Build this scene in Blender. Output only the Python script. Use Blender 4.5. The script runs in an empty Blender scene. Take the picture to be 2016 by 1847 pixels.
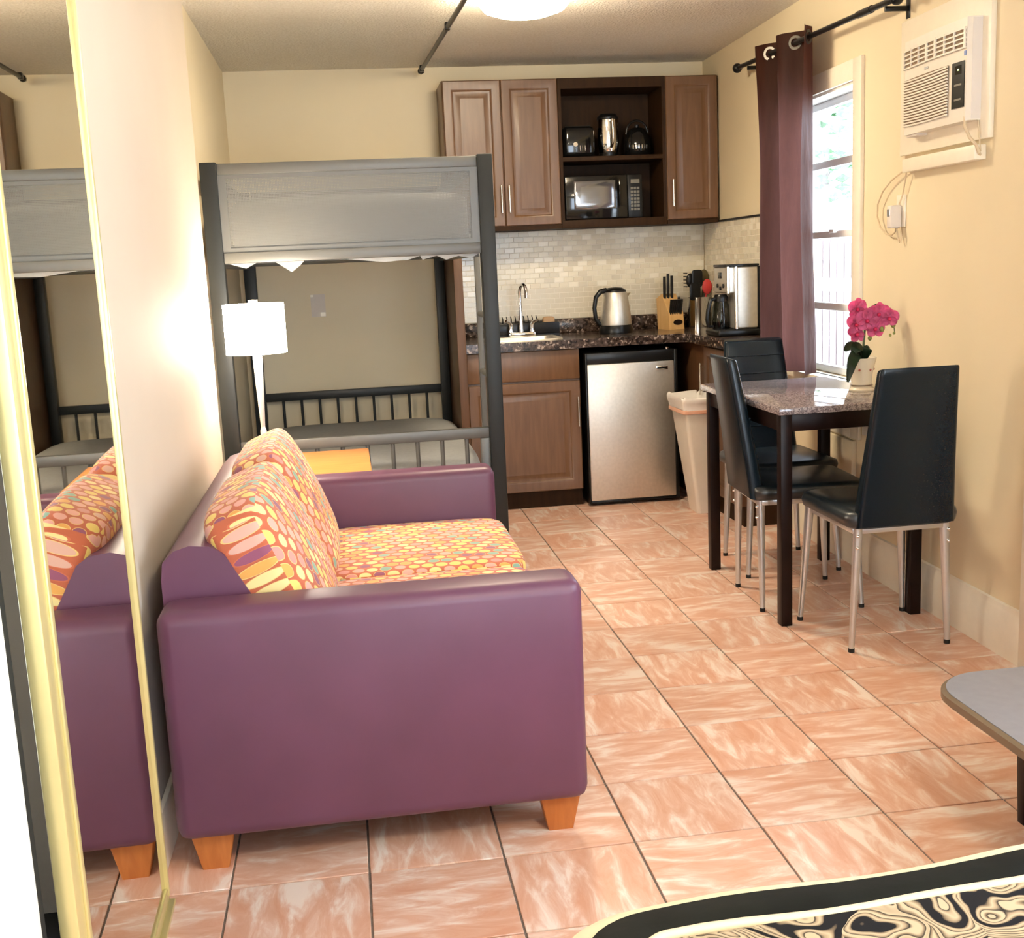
import bpy, bmesh, math, random
from mathutils import Vector, Matrix
random.seed(7)
PI = math.pi
C = bpy.context.scene.collection
sc = bpy.context.scene

# ------------------------------------------------------------------ camera
cam = bpy.data.objects.new('camera', bpy.data.cameras.new('camera'))
C.objects.link(cam)
cam.data.sensor_fit = 'HORIZONTAL'
cam.data.sensor_width = 36.0
cam.data.lens = 2248.3 / 2016 * 36.0
cam.data.clip_start = 0.02
yaw, pitch, roll = 0.1381, 0.1774, -0.0453
fw = Vector((math.sin(yaw) * math.cos(pitch), math.cos(yaw) * math.cos(pitch), -math.sin(pitch)))
rt = Vector((math.cos(yaw), -math.sin(yaw), 0))
up = rt.cross(fw)
r2 = rt * math.cos(roll) + up * math.sin(roll)
u2 = -rt * math.sin(roll) + up * math.cos(roll)
cam.matrix_world = Matrix(((r2.x, u2.x, -fw.x, -0.2737), (r2.y, u2.y, -fw.y, -2.3834), (r2.z, u2.z, -fw.z, 1.3241), (0, 0, 0, 1)))
sc.camera = cam

# ------------------------------------------------------------------ world, sun, daylight, exposure
EXPOSURE = 0.85
CEIL_LAMP, SHADE_LAMP, REAR_FILL = 55.0, 24.0, 60.0
SKY, SUN = 9.5, 3.0
WARM = (1.0, 0.84, 0.60)
sc.view_settings.view_transform = 'Standard'
sc.view_settings.look = 'None'
sc.view_settings.exposure = EXPOSURE
sc.view_settings.gamma = 1.0
sc.view_settings.use_curve_mapping = False
w = bpy.data.worlds.new('sky'); sc.world = w; w.use_nodes = True
bg = w.node_tree.nodes['Background']
bg.inputs[0].default_value = (0.80, 0.90, 1.0, 1); bg.inputs[1].default_value = SKY
sun = bpy.data.objects.new('sun', bpy.data.lights.new('sun', 'SUN')); C.objects.link(sun)
sun.data.energy = SUN; sun.data.angle = 0.02
sun.rotation_euler = (0.25, -0.75, 0)          # shines over the roof on to the yard outside the window
def portal(name, loc, rot, sx, sy):
    l = bpy.data.lights.new(name, 'AREA'); l.shape = 'RECTANGLE'; l.size = sx; l.size_y = sy
    l.cycles.is_portal = True
    o = bpy.data.objects.new(name, l); C.objects.link(o); o.location = loc; o.rotation_euler = rot
portal('window_portal', (1.99, 2.5, 1.38), (0, PI / 2, 0), 1.3, 0.8)
portal('added_window_portal', (1.90, -1.05, 1.5), (0, PI / 2, 0), 1.1, 1.4)
portal('patio_portal', (0.9, -4.42, 1.1), (PI / 2, 0, PI), 1.9, 2.0)
cy = sc.cycles
cy.max_bounces = 10; cy.diffuse_bounces = 5; cy.glossy_bounces = 5; cy.transmission_bounces = 8; cy.transparent_max_bounces = 12
cy.sample_clamp_indirect = 6.0; cy.caustics_reflective = False; cy.caustics_refractive = False
cy.use_denoising = True

# ------------------------------------------------------------------ materials
def nt(name):
    m = bpy.data.materials.new(name); m.use_nodes = True
    t = m.node_tree; b = t.nodes['Principled BSDF']
    return m, t, b
def rgba(c): return (c[0], c[1], c[2], 1)
def S(r, g, b):
    f = lambda v: ((v / 255 + .055) / 1.055) ** 2.4 if v > 10 else v / 255 / 12.92
    return (f(r), f(g), f(b))
def N(t, kind, **kw):
    n = t.nodes.new(kind)
    for k, v in kw.items():
        if k.startswith('i_'):
            n.inputs[k[2:].replace('_', ' ')].default_value = v
        else: setattr(n, k, v)
    return n
def ramp(t, stops, interp='LINEAR'):
    n = t.nodes.new('ShaderNodeValToRGB'); cr = n.color_ramp; cr.interpolation = interp
    while len(cr.elements) < len(stops): cr.elements.new(0.5)
    for e, (p, c) in zip(cr.elements, stops): e.position = p; e.color = rgba(c)
    return n
def coords(t, kind='Object', scale=(1, 1, 1), rot=(0, 0, 0)):
    tc = N(t, 'ShaderNodeTexCoord'); mp = N(t, 'ShaderNodeMapping')
    mp.inputs['Scale'].default_value = scale; mp.inputs['Rotation'].default_value = rot
    t.links.new(tc.outputs[kind], mp.inputs[0]); return mp.outputs[0]
def bump(t, b, h, strength, dist=0.005):
    n = N(t, 'ShaderNodeBump'); n.inputs['Strength'].default_value = strength; n.inputs['Distance'].default_value = dist
    t.links.new(h, n.inputs['Height']); t.links.new(n.outputs[0], b.inputs['Normal'])
def plain(name, col, rough=0.5, metal=0.0, spec=0.5, noise=0.0, nscale=30, bmp=0.0, coat=0.0):
    m, t, b = nt(name)
    b.inputs['Roughness'].default_value = rough; b.inputs['Metallic'].default_value = metal
    b.inputs['Specular IOR Level'].default_value = spec
    if coat: b.inputs['Coat Weight'].default_value = coat; b.inputs['Coat Roughness'].default_value = 0.08
    n = N(t, 'ShaderNodeTexNoise'); n.inputs['Scale'].default_value = nscale; n.inputs['Detail'].default_value = 4
    t.links.new(coords(t), n.inputs['Vector'])
    k = max(noise, 0.02)
    r = ramp(t, [(0.3, [c * (1 - k) for c in col]), (0.7, [min(1, c * (1 + k)) for c in col])])
    t.links.new(n.outputs[0], r.inputs[0]); t.links.new(r.outputs[0], b.inputs['Base Color'])
    if bmp: bump(t, b, n.outputs[0], bmp)
    return m
def wood(name, dark, light, rough=0.4, scale=(14, 14, 1.6), spec=0.5, coat=0.0):
    m, t, b = nt(name); b.inputs['Roughness'].default_value = rough; b.inputs['Specular IOR Level'].default_value = spec
    if coat: b.inputs['Coat Weight'].default_value = coat; b.inputs['Coat Roughness'].default_value = 0.25
    n = N(t, 'ShaderNodeTexNoise'); n.inputs['Scale'].default_value = 3.0; n.inputs['Detail'].default_value = 6; n.inputs['Distortion'].default_value = 0.4
    t.links.new(coords(t, scale=scale), n.inputs['Vector'])
    r = ramp(t, [(0.3, dark), (0.7, light)])
    t.links.new(n.outputs[0], r.inputs[0]); t.links.new(r.outputs[0], b.inputs['Base Color'])
    bump(t, b, n.outputs[0], 0.08, 0.002)
    return m
def emit(name, col, s):
    m, t, b = nt(name)
    b.inputs['Base Color'].default_value = rgba((.9, .9, .88)); b.inputs['Emission Color'].default_value = rgba(col); b.inputs['Emission Strength'].default_value = s
    return m
def granite(name, stops, scale, rough):
    m, t, b = nt(name); b.inputs['Roughness'].default_value = rough
    co = coords(t)
    v = N(t, 'ShaderNodeTexVoronoi'); v.inputs['Scale'].default_value = scale; t.links.new(co, v.inputs['Vector'])
    n = N(t, 'ShaderNodeTexNoise'); n.inputs['Scale'].default_value = scale * .6; n.inputs['Detail'].default_value = 6; n.inputs['Distortion'].default_value = 1.0; t.links.new(co, n.inputs['Vector'])
    sp = N(t, 'ShaderNodeSeparateColor'); t.links.new(v.outputs['Color'], sp.inputs[0])
    mx = N(t, 'ShaderNodeMath', operation='MULTIPLY_ADD'); t.links.new(sp.outputs[0], mx.inputs[0]); mx.inputs[1].default_value = .45
    t.links.new(n.outputs[0], mx.inputs[2])
    r = ramp(t, stops); t.links.new(mx.outputs[0], r.inputs[0]); t.links.new(r.outputs[0], b.inputs['Base Color'])
    return m

MAT = {}
MAT['wall'] = plain('wall_paint', (0.74, 0.64, 0.45), 0.55, noise=0.02, nscale=3, spec=0.3)
MAT['wall_left'] = plain('wall_paint_satin', (0.64, 0.555, 0.45), 0.6, noise=0.02, nscale=3, spec=0.35)
def ceiling_mat():
    m, t, b = nt('popcorn_ceiling'); b.inputs['Base Color'].default_value = (.66, .60, .50, 1); b.inputs['Roughness'].default_value = .9
    n = N(t, 'ShaderNodeTexNoise'); n.inputs['Scale'].default_value = 90; n.inputs['Detail'].default_value = 5
    t.links.new(coords(t), n.inputs['Vector']); bump(t, b, n.outputs[0], 0.9, 0.012)
    r = ramp(t, [(0.3, (.74, .68, .58)), (0.7, (.86, .81, .72))]); t.links.new(n.outputs[0], r.inputs[0]); t.links.new(r.outputs[0], b.inputs['Base Color'])
    return m
MAT['ceiling'] = ceiling_mat()
MAT['trim'] = plain('trim_paint', (0.80, 0.74, 0.62), 0.35, noise=0.02)
MAT['white'] = plain('white_paint', (0.82, 0.80, 0.76), 0.35)
MAT['grout'] = plain('grout', (0.20, 0.17, 0.15), 0.9, noise=0.25, nscale=60)
def tile_mat():
    m, t, b = nt('terracotta_tile'); b.inputs['Roughness'].default_value = 0.33; b.inputs['Specular IOR Level'].default_value = .5
    tc = N(t, 'ShaderNodeTexCoord'); oi = N(t, 'ShaderNodeObjectInfo')
    mp = N(t, 'ShaderNodeMapping'); mp.inputs['Scale'].default_value = (5.5, 19, 1)
    t.links.new(tc.outputs['Object'], mp.inputs[0])
    ad = N(t, 'ShaderNodeVectorMath', operation='ADD'); t.links.new(mp.outputs[0], ad.inputs[0])
    mu = N(t, 'ShaderNodeVectorMath', operation='SCALE'); mu.inputs[0].default_value = (37, 53, 71); t.links.new(oi.outputs['Random'], mu.inputs['Scale']); t.links.new(mu.outputs[0], ad.inputs[1])
    n = N(t, 'ShaderNodeTexNoise'); n.inputs['Scale'].default_value = 1.1; n.inputs['Detail'].default_value = 7; n.inputs['Roughness'].default_value = .62; n.inputs['Distortion'].default_value = .7
    t.links.new(ad.outputs[0], n.inputs['Vector'])
    r = ramp(t, [(0.34, (.67, .35, .23)), (0.48, (.73, .44, .32)), (0.55, (.79, .55, .44)), (0.64, (.88, .74, .65))])
    t.links.new(n.outputs[0], r.inputs[0])
    hs = N(t, 'ShaderNodeHueSaturation')
    ma = N(t, 'ShaderNodeMapRange'); ma.inputs['To Min'].default_value = .93; ma.inputs['To Max'].default_value = 1.06; t.links.new(oi.outputs['Random'], ma.inputs[0])
    t.links.new(ma.outputs[0], hs.inputs['Value']); t.links.new(r.outputs[0], hs.inputs['Color']); t.links.new(hs.outputs[0], b.inputs['Base Color'])
    bump(t, b, n.outputs[0], 0.05, 0.002)
    return m
MAT['tile'] = tile_mat()
MAT['mosaic'] = [plain('mosaic_cream', (.78, .72, .57), .2), plain('mosaic_grey', (.68, .62, .49), .2), plain('mosaic_pale', (.87, .82, .69), .18), plain('mosaic_beige', (.72, .65, .50), .22)]
MAT['mosaic_grout'] = plain('mosaic_grout', (.84, .78, .66), .8)
MAT['purple'] = plain('purple_leather', (0.125, 0.045, 0.088), 0.42, noise=0.10, nscale=5, spec=0.5, bmp=0.03)
MAT['orange_wood'] = wood('orange_wood', (.42, .13, .03), (.56, .20, .05), .4)
MAT['table_orange'] = wood('orange_tabletop', (.56, .22, .06), (.64, .28, .085), .4, scale=(2, 14, 14))
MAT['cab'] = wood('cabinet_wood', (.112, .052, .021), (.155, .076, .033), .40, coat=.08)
MAT['cab_dark'] = wood('cabinet_inside_shade', (.024, .010, .003), (.036, .016, .005), .6, spec=.15)  # cabinet brown darkened for shade inside the open unit; dark trims share it
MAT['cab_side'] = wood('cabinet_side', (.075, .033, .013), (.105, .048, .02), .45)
MAT['steel'] = plain('brushed_steel', (.66, .62, .55), .42, .85, noise=.05, nscale=60)
MAT['chrome'] = plain('chrome', (.85, .85, .85), .08, 1.0)
MAT['grommet'] = plain('dark_nickel', (.10, .09, .08), .35, .6)
MAT['nickel'] = plain('satin_nickel', (.82, .78, .70), .25, 1.0)
MAT['black'] = plain('black_plastic', (.006, .006, .006), .3, spec=.3)
MAT['black_gloss'] = plain('black_gloss', (.006, .006, .006), .08)
MAT['black_matte'] = plain('black_matte', (.008, .008, .008), .7)
MAT['counter'] = granite('dark_granite_laminate', [(.34, (.008, .005, .004)), (.60, (.026, .016, .012)), (.78, (.065, .042, .032)), (.90, (.11, .075, .06)), (.97, (.34, .27, .22))], 70, .16)
MAT['table_granite'] = granite('speckled_granite', [(.30, (.04, .03, .035)), (.5, (.125, .10, .11)), (.7, (.20, .17, .18)), (.9, (.38, .33, .33))], 220, .05)
MAT['espresso'] = plain('espresso_wood', (.010, .004, .003), .35, spec=.18, noise=.2)
MAT['leather'] = plain('black_leatherette', (.004, .010, .016), .24, spec=.3, noise=.1, nscale=200, bmp=.02)
MAT['seat_leather'] = plain('black_seat_leatherette', (.006, .012, .018), .34, spec=.75, noise=.1, nscale=200, bmp=.02)
MAT['silver'] = plain('silver_paint', (.60, .61, .62), .32, .85)
MAT['rubber'] = plain('black_rubber', (.01, .01, .01), .8)
MAT['gun'] = plain('gunmetal_paint', (.018, .020, .020), .42, .1, spec=.3)
MAT['bedgrey'] = plain('grey_metal_paint', (.115, .115, .108), .42, .3)
def mesh_metal():
    m, t, b = nt('perforated_metal')
    b.inputs['Base Color'].default_value = (.13, .13, .12, 1); b.inputs['Metallic'].default_value = .2; b.inputs['Roughness'].default_value = .45
    v = N(t, 'ShaderNodeTexVoronoi'); v.inputs['Scale'].default_value = 170; v.inputs['Randomness'].default_value = 0
    t.links.new(coords(t), v.inputs['Vector'])
    r = ramp(t, [(.36, (.12, .12, .12)), (.46, (1, 1, 1))]); t.links.new(v.outputs['Distance'], r.inputs[0]); t.links.new(r.outputs[0], b.inputs['Alpha'])
    return m
MAT['mesh'] = mesh_metal()
MAT['mattress_grey'] = plain('grey_mattress_fabric', (.34, .345, .34), .85, noise=.05, nscale=60, bmp=.1)
MAT['sheet'] = plain('white_sheet', (.72, .75, .76), .85, noise=.03)
MAT['gold'] = plain('gold_aluminium', (.74, .66, .31), .35, .55)
def mirror_mat():
    m, t, b = nt('mirror_silvering'); b.inputs['Metallic'].default_value = 1; b.inputs['Roughness'].default_value = .012
    n = N(t, 'ShaderNodeTexNoise'); n.inputs['Scale'].default_value = 2
    r = ramp(t, [(0, (.80, .77, .68)), (1, (.86, .83, .74))]); t.links.new(n.outputs[0], r.inputs[0]); t.links.new(r.outputs[0], b.inputs['Base Color'])
    return m
MAT['mirror'] = mirror_mat()
def glass_mat(name, tint, k=0.10, rough=0.0):
    m, t, b = nt(name); t.nodes.remove(b)
    tr = N(t, 'ShaderNodeBsdfTransparent'); tr.inputs[0].default_value = rgba(tint)
    g = N(t, 'ShaderNodeBsdfGlossy'); g.inputs['Roughness'].default_value = rough
    lw = N(t, 'ShaderNodeLayerWeight'); pw = N(t, 'ShaderNodeMath', operation='POWER'); t.links.new(lw.outputs['Facing'], pw.inputs[0]); pw.inputs[1].default_value = 4.0
    f = N(t, 'ShaderNodeMath', operation='MULTIPLY_ADD'); t.links.new(pw.outputs[0], f.inputs[0]); f.inputs[1].default_value = .6; f.inputs[2].default_value = .04
    mx = N(t, 'ShaderNodeMixShader'); t.links.new(f.outputs[0], mx.inputs[0]); t.links.new(tr.outputs[0], mx.inputs[1]); t.links.new(g.outputs[0], mx.inputs[2])
    t.links.new(mx.outputs[0], t.nodes['Material Output'].inputs[0]); return m
MAT['glass'] = glass_mat('window_glass', (.95, .97, 1))
MAT['dark_glass'] = glass_mat('carafe_glass', (.25, .27, .25))
def curtain_mat():
    m, t, b = nt('brown_curtain')
    b.inputs['Base Color'].default_value = (.085, .030, .018, 1); b.inputs['Roughness'].default_value = .6; b.inputs['Sheen Weight'].default_value = .0; b.inputs['Specular IOR Level'].default_value = .2
    n = N(t, 'ShaderNodeTexNoise'); n.inputs['Scale'].default_value = 12; n.inputs['Detail'].default_value = 4; t.links.new(coords(t, scale=(4, 4, 1)), n.inputs['Vector'])
    r = ramp(t, [(.3, (.040, .013, .007)), (.7, (.062, .021, .012))]); t.links.new(n.outputs[0], r.inputs[0]); t.links.new(r.outputs[0], b.inputs['Base Color'])
    bump(t, b, n.outputs[0], .4, .01)
    tl = N(t, 'ShaderNodeBsdfTranslucent'); tl.inputs[0].default_value = (.30, .13, .11, 1)
    mx = N(t, 'ShaderNodeMixShader'); mx.inputs[0].default_value = .24
    t.links.new(b.outputs[0], mx.inputs[1]); t.links.new(tl.outputs[0], mx.inputs[2]); t.links.new(mx.outputs[0], t.nodes['Material Output'].inputs[0])
    return m
MAT['curtain'] = curtain_mat()
def dots_mat():
    m, t, b = nt('dotted_upholstery'); b.inputs['Roughness'].default_value = .85; b.inputs['Sheen Weight'].default_value = .2
    tc = N(t, 'ShaderNodeTexCoord'); sx = N(t, 'ShaderNodeSeparateXYZ'); t.links.new(tc.outputs['UV'], sx.inputs[0])
    hf_ = N(t, 'ShaderNodeMath', operation='ADD'); hf_.inputs[1].default_value = .5; t.links.new(sx.outputs[0], hf_.inputs[0])
    fl_ = N(t, 'ShaderNodeMath', operation='FLOOR'); t.links.new(hf_.outputs[0], fl_.inputs[0])
    md_ = N(t, 'ShaderNodeMath', operation='MULTIPLY'); t.links.new(fl_.outputs[0], md_.inputs[0]); md_.inputs[1].default_value = .5
    fr_ = N(t, 'ShaderNodeMath', operation='ADD'); t.links.new(sx.outputs[1], fr_.inputs[0]); t.links.new(md_.outputs[0], fr_.inputs[1])
    cb = N(t, 'ShaderNodeCombineXYZ'); t.links.new(sx.outputs[0], cb.inputs[0]); t.links.new(fr_.outputs[0], cb.inputs[1]); co = cb.outputs[0]
    v = N(t, 'ShaderNodeTexVoronoi', voronoi_dimensions='2D'); v.inputs['Scale'].default_value = 1; v.inputs['Randomness'].default_value = .08; t.links.new(co, v.inputs['Vector'])
    sp = N(t, 'ShaderNodeSeparateColor'); t.links.new(v.outputs['Color'], sp.inputs[0])
    pal = [(0, (.83, .62, .17)), (.2, (.80, .40, .10)), (.36, (.88, .72, .32)), (.52, (.66, .30, .26)), (.64, (.24, .42, .34)), (.74, (.78, .40, .34)), (.86, (.30, .09, .16)), (.92, (.70, .42, .34))]
    pr = ramp(t, pal, 'CONSTANT'); t.links.new(sp.outputs[0], pr.inputs[0])
    ring = ramp(t, pal[3:] + pal[:3] and [(0, (.80, .58, .22)), (.5, (.62, .16, .08)), (.75, (.78, .50, .18))], 'CONSTANT'); t.links.new(sp.outputs[1], ring.inputs[0])
    d1 = N(t, 'ShaderNodeMath', operation='LESS_THAN'); d1.inputs[1].default_value = .44; t.links.new(v.outputs['Distance'], d1.inputs[0])
    d2 = N(t, 'ShaderNodeMath', operation='LESS_THAN'); d2.inputs[1].default_value = .395; t.links.new(v.outputs['Distance'], d2.inputs[0])
    m1 = N(t, 'ShaderNodeMixRGB'); m1.inputs[1].default_value = (.52, .13, .06, 1); t.links.new(d1.outputs[0], m1.inputs[0]); t.links.new(ring.outputs[0], m1.inputs[2])
    m2 = N(t, 'ShaderNodeMixRGB'); t.links.new(d2.outputs[0], m2.inputs[0]); t.links.new(m1.outputs[0], m2.inputs[1]); t.links.new(pr.outputs[0], m2.inputs[2])
    t.links.new(m2.outputs[0], b.inputs['Base Color'])
    n = N(t, 'ShaderNodeTexNoise'); n.inputs['Scale'].default_value = 400; bump(t, b, n.outputs[0], .15, .002)
    return m
MAT['dots'] = dots_mat()
def paisley_mat():
    m, t, b = nt('paisley_comforter'); b.inputs['Roughness'].default_value = .8; b.inputs['Specular IOR Level'].default_value = .15
    co = coords(t)
    n = N(t, 'ShaderNodeTexNoise'); n.inputs['Scale'].default_value = 10; n.inputs['Detail'].default_value = 1.6; t.links.new(co, n.inputs['Vector'])
    mxv = N(t, 'ShaderNodeMixRGB', blend_type='LINEAR_LIGHT'); mxv.inputs[0].default_value = .10; t.links.new(co, mxv.inputs[1]); t.links.new(n.outputs['Color'], mxv.inputs[2])
    v = N(t, 'ShaderNodeTexVoronoi'); v.inputs['Scale'].default_value = 9; t.links.new(mxv.outputs[0], v.inputs['Vector'])
    sp = N(t, 'ShaderNodeSeparateColor'); t.links.new(v.outputs['Color'], sp.inputs[0])
    ad = N(t, 'ShaderNodeMath', operation='MULTIPLY_ADD'); t.links.new(sp.outputs[0], ad.inputs[0]); ad.inputs[1].default_value = .22; t.links.new(v.outputs['Distance'], ad.inputs[2])
    cr, bk, tp, md = (.47, .38, .26), (.007, .007, .010), (.19, .14, .09), (.33, .25, .165)
    r = ramp(t, [(0, bk), (.16, bk), (.20, tp), (.30, cr), (.40, md), (.47, bk), (.50, cr), (.62, cr), (.72, tp), (.78, bk), (.81, cr), (.92, md)])
    pp_ = N(t, 'ShaderNodeMath', operation='PINGPONG'); t.links.new(ad.outputs[0], pp_.inputs[0]); pp_.inputs[1].default_value = .26
    sc_ = N(t, 'ShaderNodeMath', operation='MULTIPLY'); t.links.new(pp_.outputs[0], sc_.inputs[0]); sc_.inputs[1].default_value = 3.4
    t.links.new(sc_.outputs[0], r.inputs[0])
    t.links.new(r.outputs[0], b.inputs['Base Color'])
    return m
MAT['paisley'] = paisley_mat()
MAT['black_cloth'] = plain('black_satin', (.004, .005, .004), .6, spec=.12, noise=.3, nscale=14, bmp=.3)
MAT['cream_cloth'] = plain('cream_cloth', (.66, .55, .36), .8)
MAT['grey_top'] = plain('grey_laminate', (.215, .215, .25), .35, noise=.05, nscale=40)
MAT['edge_brown'] = plain('brown_edging', (.17, .12, .075), .4)
MAT['ac'] = plain('ac_plastic', (.78, .73, .64), .4)
MAT['ac_side'] = plain('ac_side_plastic', (.70, .64, .58), .45)
MAT['ac_panel'] = plain('panel_paint', (.84, .77, .63), .4)
MAT['ac_dark'] = plain('ac_slot', (.22, .15, .09), .7)
MAT['cord'] = plain('cream_cord', (.62, .50, .33), .5)
MAT['bin'] = plain('white_bin_plastic', (.80, .76, .68), .4)
MAT['bag'] = plain('white_bin_bag', (.84, .80, .76), .45)
MAT['red_tie'] = plain('pale_red_tie', (.72, .40, .28), .5)
MAT['block'] = wood('knife_block_wood', (.62, .36, .13), (.72, .45, .19), .4)
MAT['red'] = plain('red_silicone', (.55, .04, .04), .5)
MAT['olive'] = plain('olive_wood', (.10, .075, .025), .5)
MAT['pot'] = plain('cream_ceramic', (.78, .70, .56), .25)
MAT['leaf'] = plain('dark_leaf', (.012, .035, .014), .35, noise=.3)
MAT['petal'] = plain('pink_petal', (.90, .20, .42), .6, noise=.25, nscale=40)
MAT['petal_deep'] = plain('deep_pink_lip', (.55, .01, .08), .5)
MAT['bud'] = plain('green_bud', (.22, .24, .06), .5)
MAT['stem'] = plain('green_stem', (.06, .085, .03), .5)
MAT['soil'] = plain('moss', (.06, .05, .02), .9, noise=.4)
MAT['flowerprint'] = plain('tiny_print', (.45, .12, .10), .4)
MAT['sponge'] = plain('tan_sponge', (.42, .27, .15), .9)
MAT['led'] = emit('green_led', (.5, 1, .2), 1.0)
MAT['blue_label'] = plain('blue_label', (.08, .16, .45), .4)
MAT['paper'] = plain('pale_paper', (.66, .60, .54), .6)
MAT['tape'] = plain('clear_tape', (.85, .80, .68), .3)
MAT['micro_win'] = plain('microwave_window', (.22, .22, .23), .12, .75)
MAT['buttons'] = plain('grey_buttons', (.16, .15, .12), .5)
MAT['dome'] = emit('ceiling_dome', WARM, CEIL_LAMP)
MAT['fill_dome'] = emit('added_rear_dome', WARM, REAR_FILL)
MAT['shade'] = emit('lit_lamp_shade', (1.0, .88, .72), SHADE_LAMP)
MAT['lampmetal'] = plain('white_chrome', (.86, .85, .83), .22, .6)
MAT['fence'] = wood('fence_wood', (.085, .06, .058), (.14, .11, .105), .8)
MAT['ground'] = plain('pale_concrete', (.7, .7, .68), .9, noise=.1)
MAT['foliage'] = plain('foliage', (.10, .20, .09), .6, noise=.3)
MAT['rail_white'] = plain('white_railing', (.8, .8, .8), .5)
MAT['grey_al'] = plain('white_aluminium', (.86, .88, .90), .5)

# ------------------------------------------------------------------ mesh helpers
OFF = {}
class M:
    def __init__(s): s.bm = bmesh.new()
    def _add(s, vs, fs):
        v = [s.bm.verts.new(p) for p in vs]
        for f in fs:
            try: s.bm.faces.new([v[i] for i in f])
            except ValueError: pass
        return v
    def box(s, x0, x1, y0, y1, z0, z1, bev=0.0, seg=2, mat=None):
        b = bmesh.new()
        v = [b.verts.new((x, y, z)) for x in (x0, x1) for y in (y0, y1) for z in (z0, z1)]
        for f in ((0, 1, 3, 2), (4, 6, 7, 5), (0, 4, 5, 1), (2, 3, 7, 6), (0, 2, 6, 4), (1, 5, 7, 3)): b.faces.new([v[i] for i in f])
        if bev:
            bmesh.ops.bevel(b, geom=b.edges[:], offset=min(bev, .49 * min(abs(x1 - x0), abs(y1 - y0), abs(z1 - z0))), segments=seg, profile=.5, affect='EDGES')
        if mat is not None: bmesh.ops.transform(b, matrix=mat, verts=b.verts)
        s.merge(b); return s
    def merge(s, b):
        me = bpy.data.meshes.new('t'); b.to_mesh(me); b.free(); s.bm.from_mesh(me); bpy.data.meshes.remove(me)
    def tube(s, pts, r, n=10, cap=True):
        pts = [Vector(p) for p in pts]; k = len(pts)
        rs = r if isinstance(r, (list, tuple)) else [r] * k
        T = [(pts[min(i + 1, k - 1)] - pts[max(i - 1, 0)]).normalized() for i in range(k)]
        a = Vector((0, 0, 1)) if abs(T[0].z) < .9 else Vector((1, 0, 0))
        u = T[0].cross(a).normalized(); rings = []
        for i in range(k):
            u = (u - T[i] * u.dot(T[i])).normalized(); q = T[i].cross(u)
            rings.append([s.bm.verts.new(pts[i] + rs[i] * (u * math.cos(2 * PI * j / n) + q * math.sin(2 * PI * j / n))) for j in range(n)])
        for i in range(k - 1):
            for j in range(n): s.bm.faces.new((rings[i][j], rings[i][(j + 1) % n], rings[i + 1][(j + 1) % n], rings[i + 1][j]))
        if cap: s.bm.faces.new(rings[0][::-1]); s.bm.faces.new(rings[-1])
        return s
    def lathe(s, prof, c=(0, 0, 0), n=32, sx=1, sy=1, mat=None):
        rings = []; c = Vector(c)
        tf = (lambda p: c + (mat @ p)) if mat is not None else (lambda p: c + p)
        for r, z in prof:
            if r < 1e-6: rings.append([s.bm.verts.new(tf(Vector((0, 0, z))))])
            else: rings.append([s.bm.verts.new(tf(Vector((r * sx * math.cos(2 * PI * j / n), r * sy * math.sin(2 * PI * j / n), z)))) for j in range(n)])
        for a, b in zip(rings, rings[1:]):
            for j in range(n):
                k = (j + 1) % n
                if len(a) == 1 and len(b) == 1: continue
                if len(a) == 1: s.bm.faces.new((a[0], b[k], b[j]))
                elif len(b) == 1: s.bm.faces.new((a[j], a[k], b[0]))
                else: s.bm.faces.new((a[j], a[k], b[k], b[j]))
        return s
    def prism(s, poly, f0, f1):
        """poly: 2-D points; f0/f1: functions that lift a 2-D point to the two end faces"""
        a = [s.bm.verts.new(f0(p)) for p in poly]; b = [s.bm.verts.new(f1(p)) for p in poly]; n = len(poly)
        s.bm.faces.new(a[::-1]); s.bm.faces.new(b)
        for i in range(n): s.bm.faces.new((a[i], a[(i + 1) % n], b[(i + 1) % n], b[i]))
        return s
    def loft(s, rings, cap0=True, cap1=True):
        R = [[s.bm.verts.new(p) for p in r] for r in rings]; n = len(R[0])
        for a, b in zip(R, R[1:]):
            for j in range(n): s.bm.faces.new((a[j], a[(j + 1) % n], b[(j + 1) % n], b[j]))
        if cap0: s.bm.faces.new(R[0][::-1])
        if cap1: s.bm.faces.new(R[-1])
        return s
    def sphere(s, c, r, sx=1, sy=1, sz=1, n=16):
        s.lathe([(r * math.sin(PI * i / 8) if 0 < i < 8 else 0, -r * sz * math.cos(PI * i / 8)) for i in range(9)], c, n, sx, sy); return s
    def puff(s, x0, x1, y0, y1, z0, z1, p=7, puff=0.12, axis=2, cuts=9, mat=None):
        b = bmesh.new(); bmesh.ops.create_cube(b, size=2); bmesh.ops.subdivide_edges(b, edges=b.edges[:], cuts=cuts, use_grid_fill=True)
        h = Vector(((x1 - x0) / 2, (y1 - y0) / 2, (z1 - z0) / 2)); c = Vector(((x0 + x1) / 2, (y0 + y1) / 2, (z0 + z1) / 2))
        for v in b.verts:
            a = v.co.copy(); k = (abs(a.x) ** p + abs(a.y) ** p + abs(a.z) ** p) ** (1 / p); a /= k
            o = [i for i in range(3) if i != axis]
            a[axis] *= 1 + puff * (1 - a[o[0]] ** 2) * (1 - a[o[1]] ** 2)
            v.co = Vector((a.x * h.x, a.y * h.y, a.z * h.z)) + c
        if mat is not None: bmesh.ops.transform(b, matrix=mat, verts=b.verts)
        s.merge(b); return s
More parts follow.
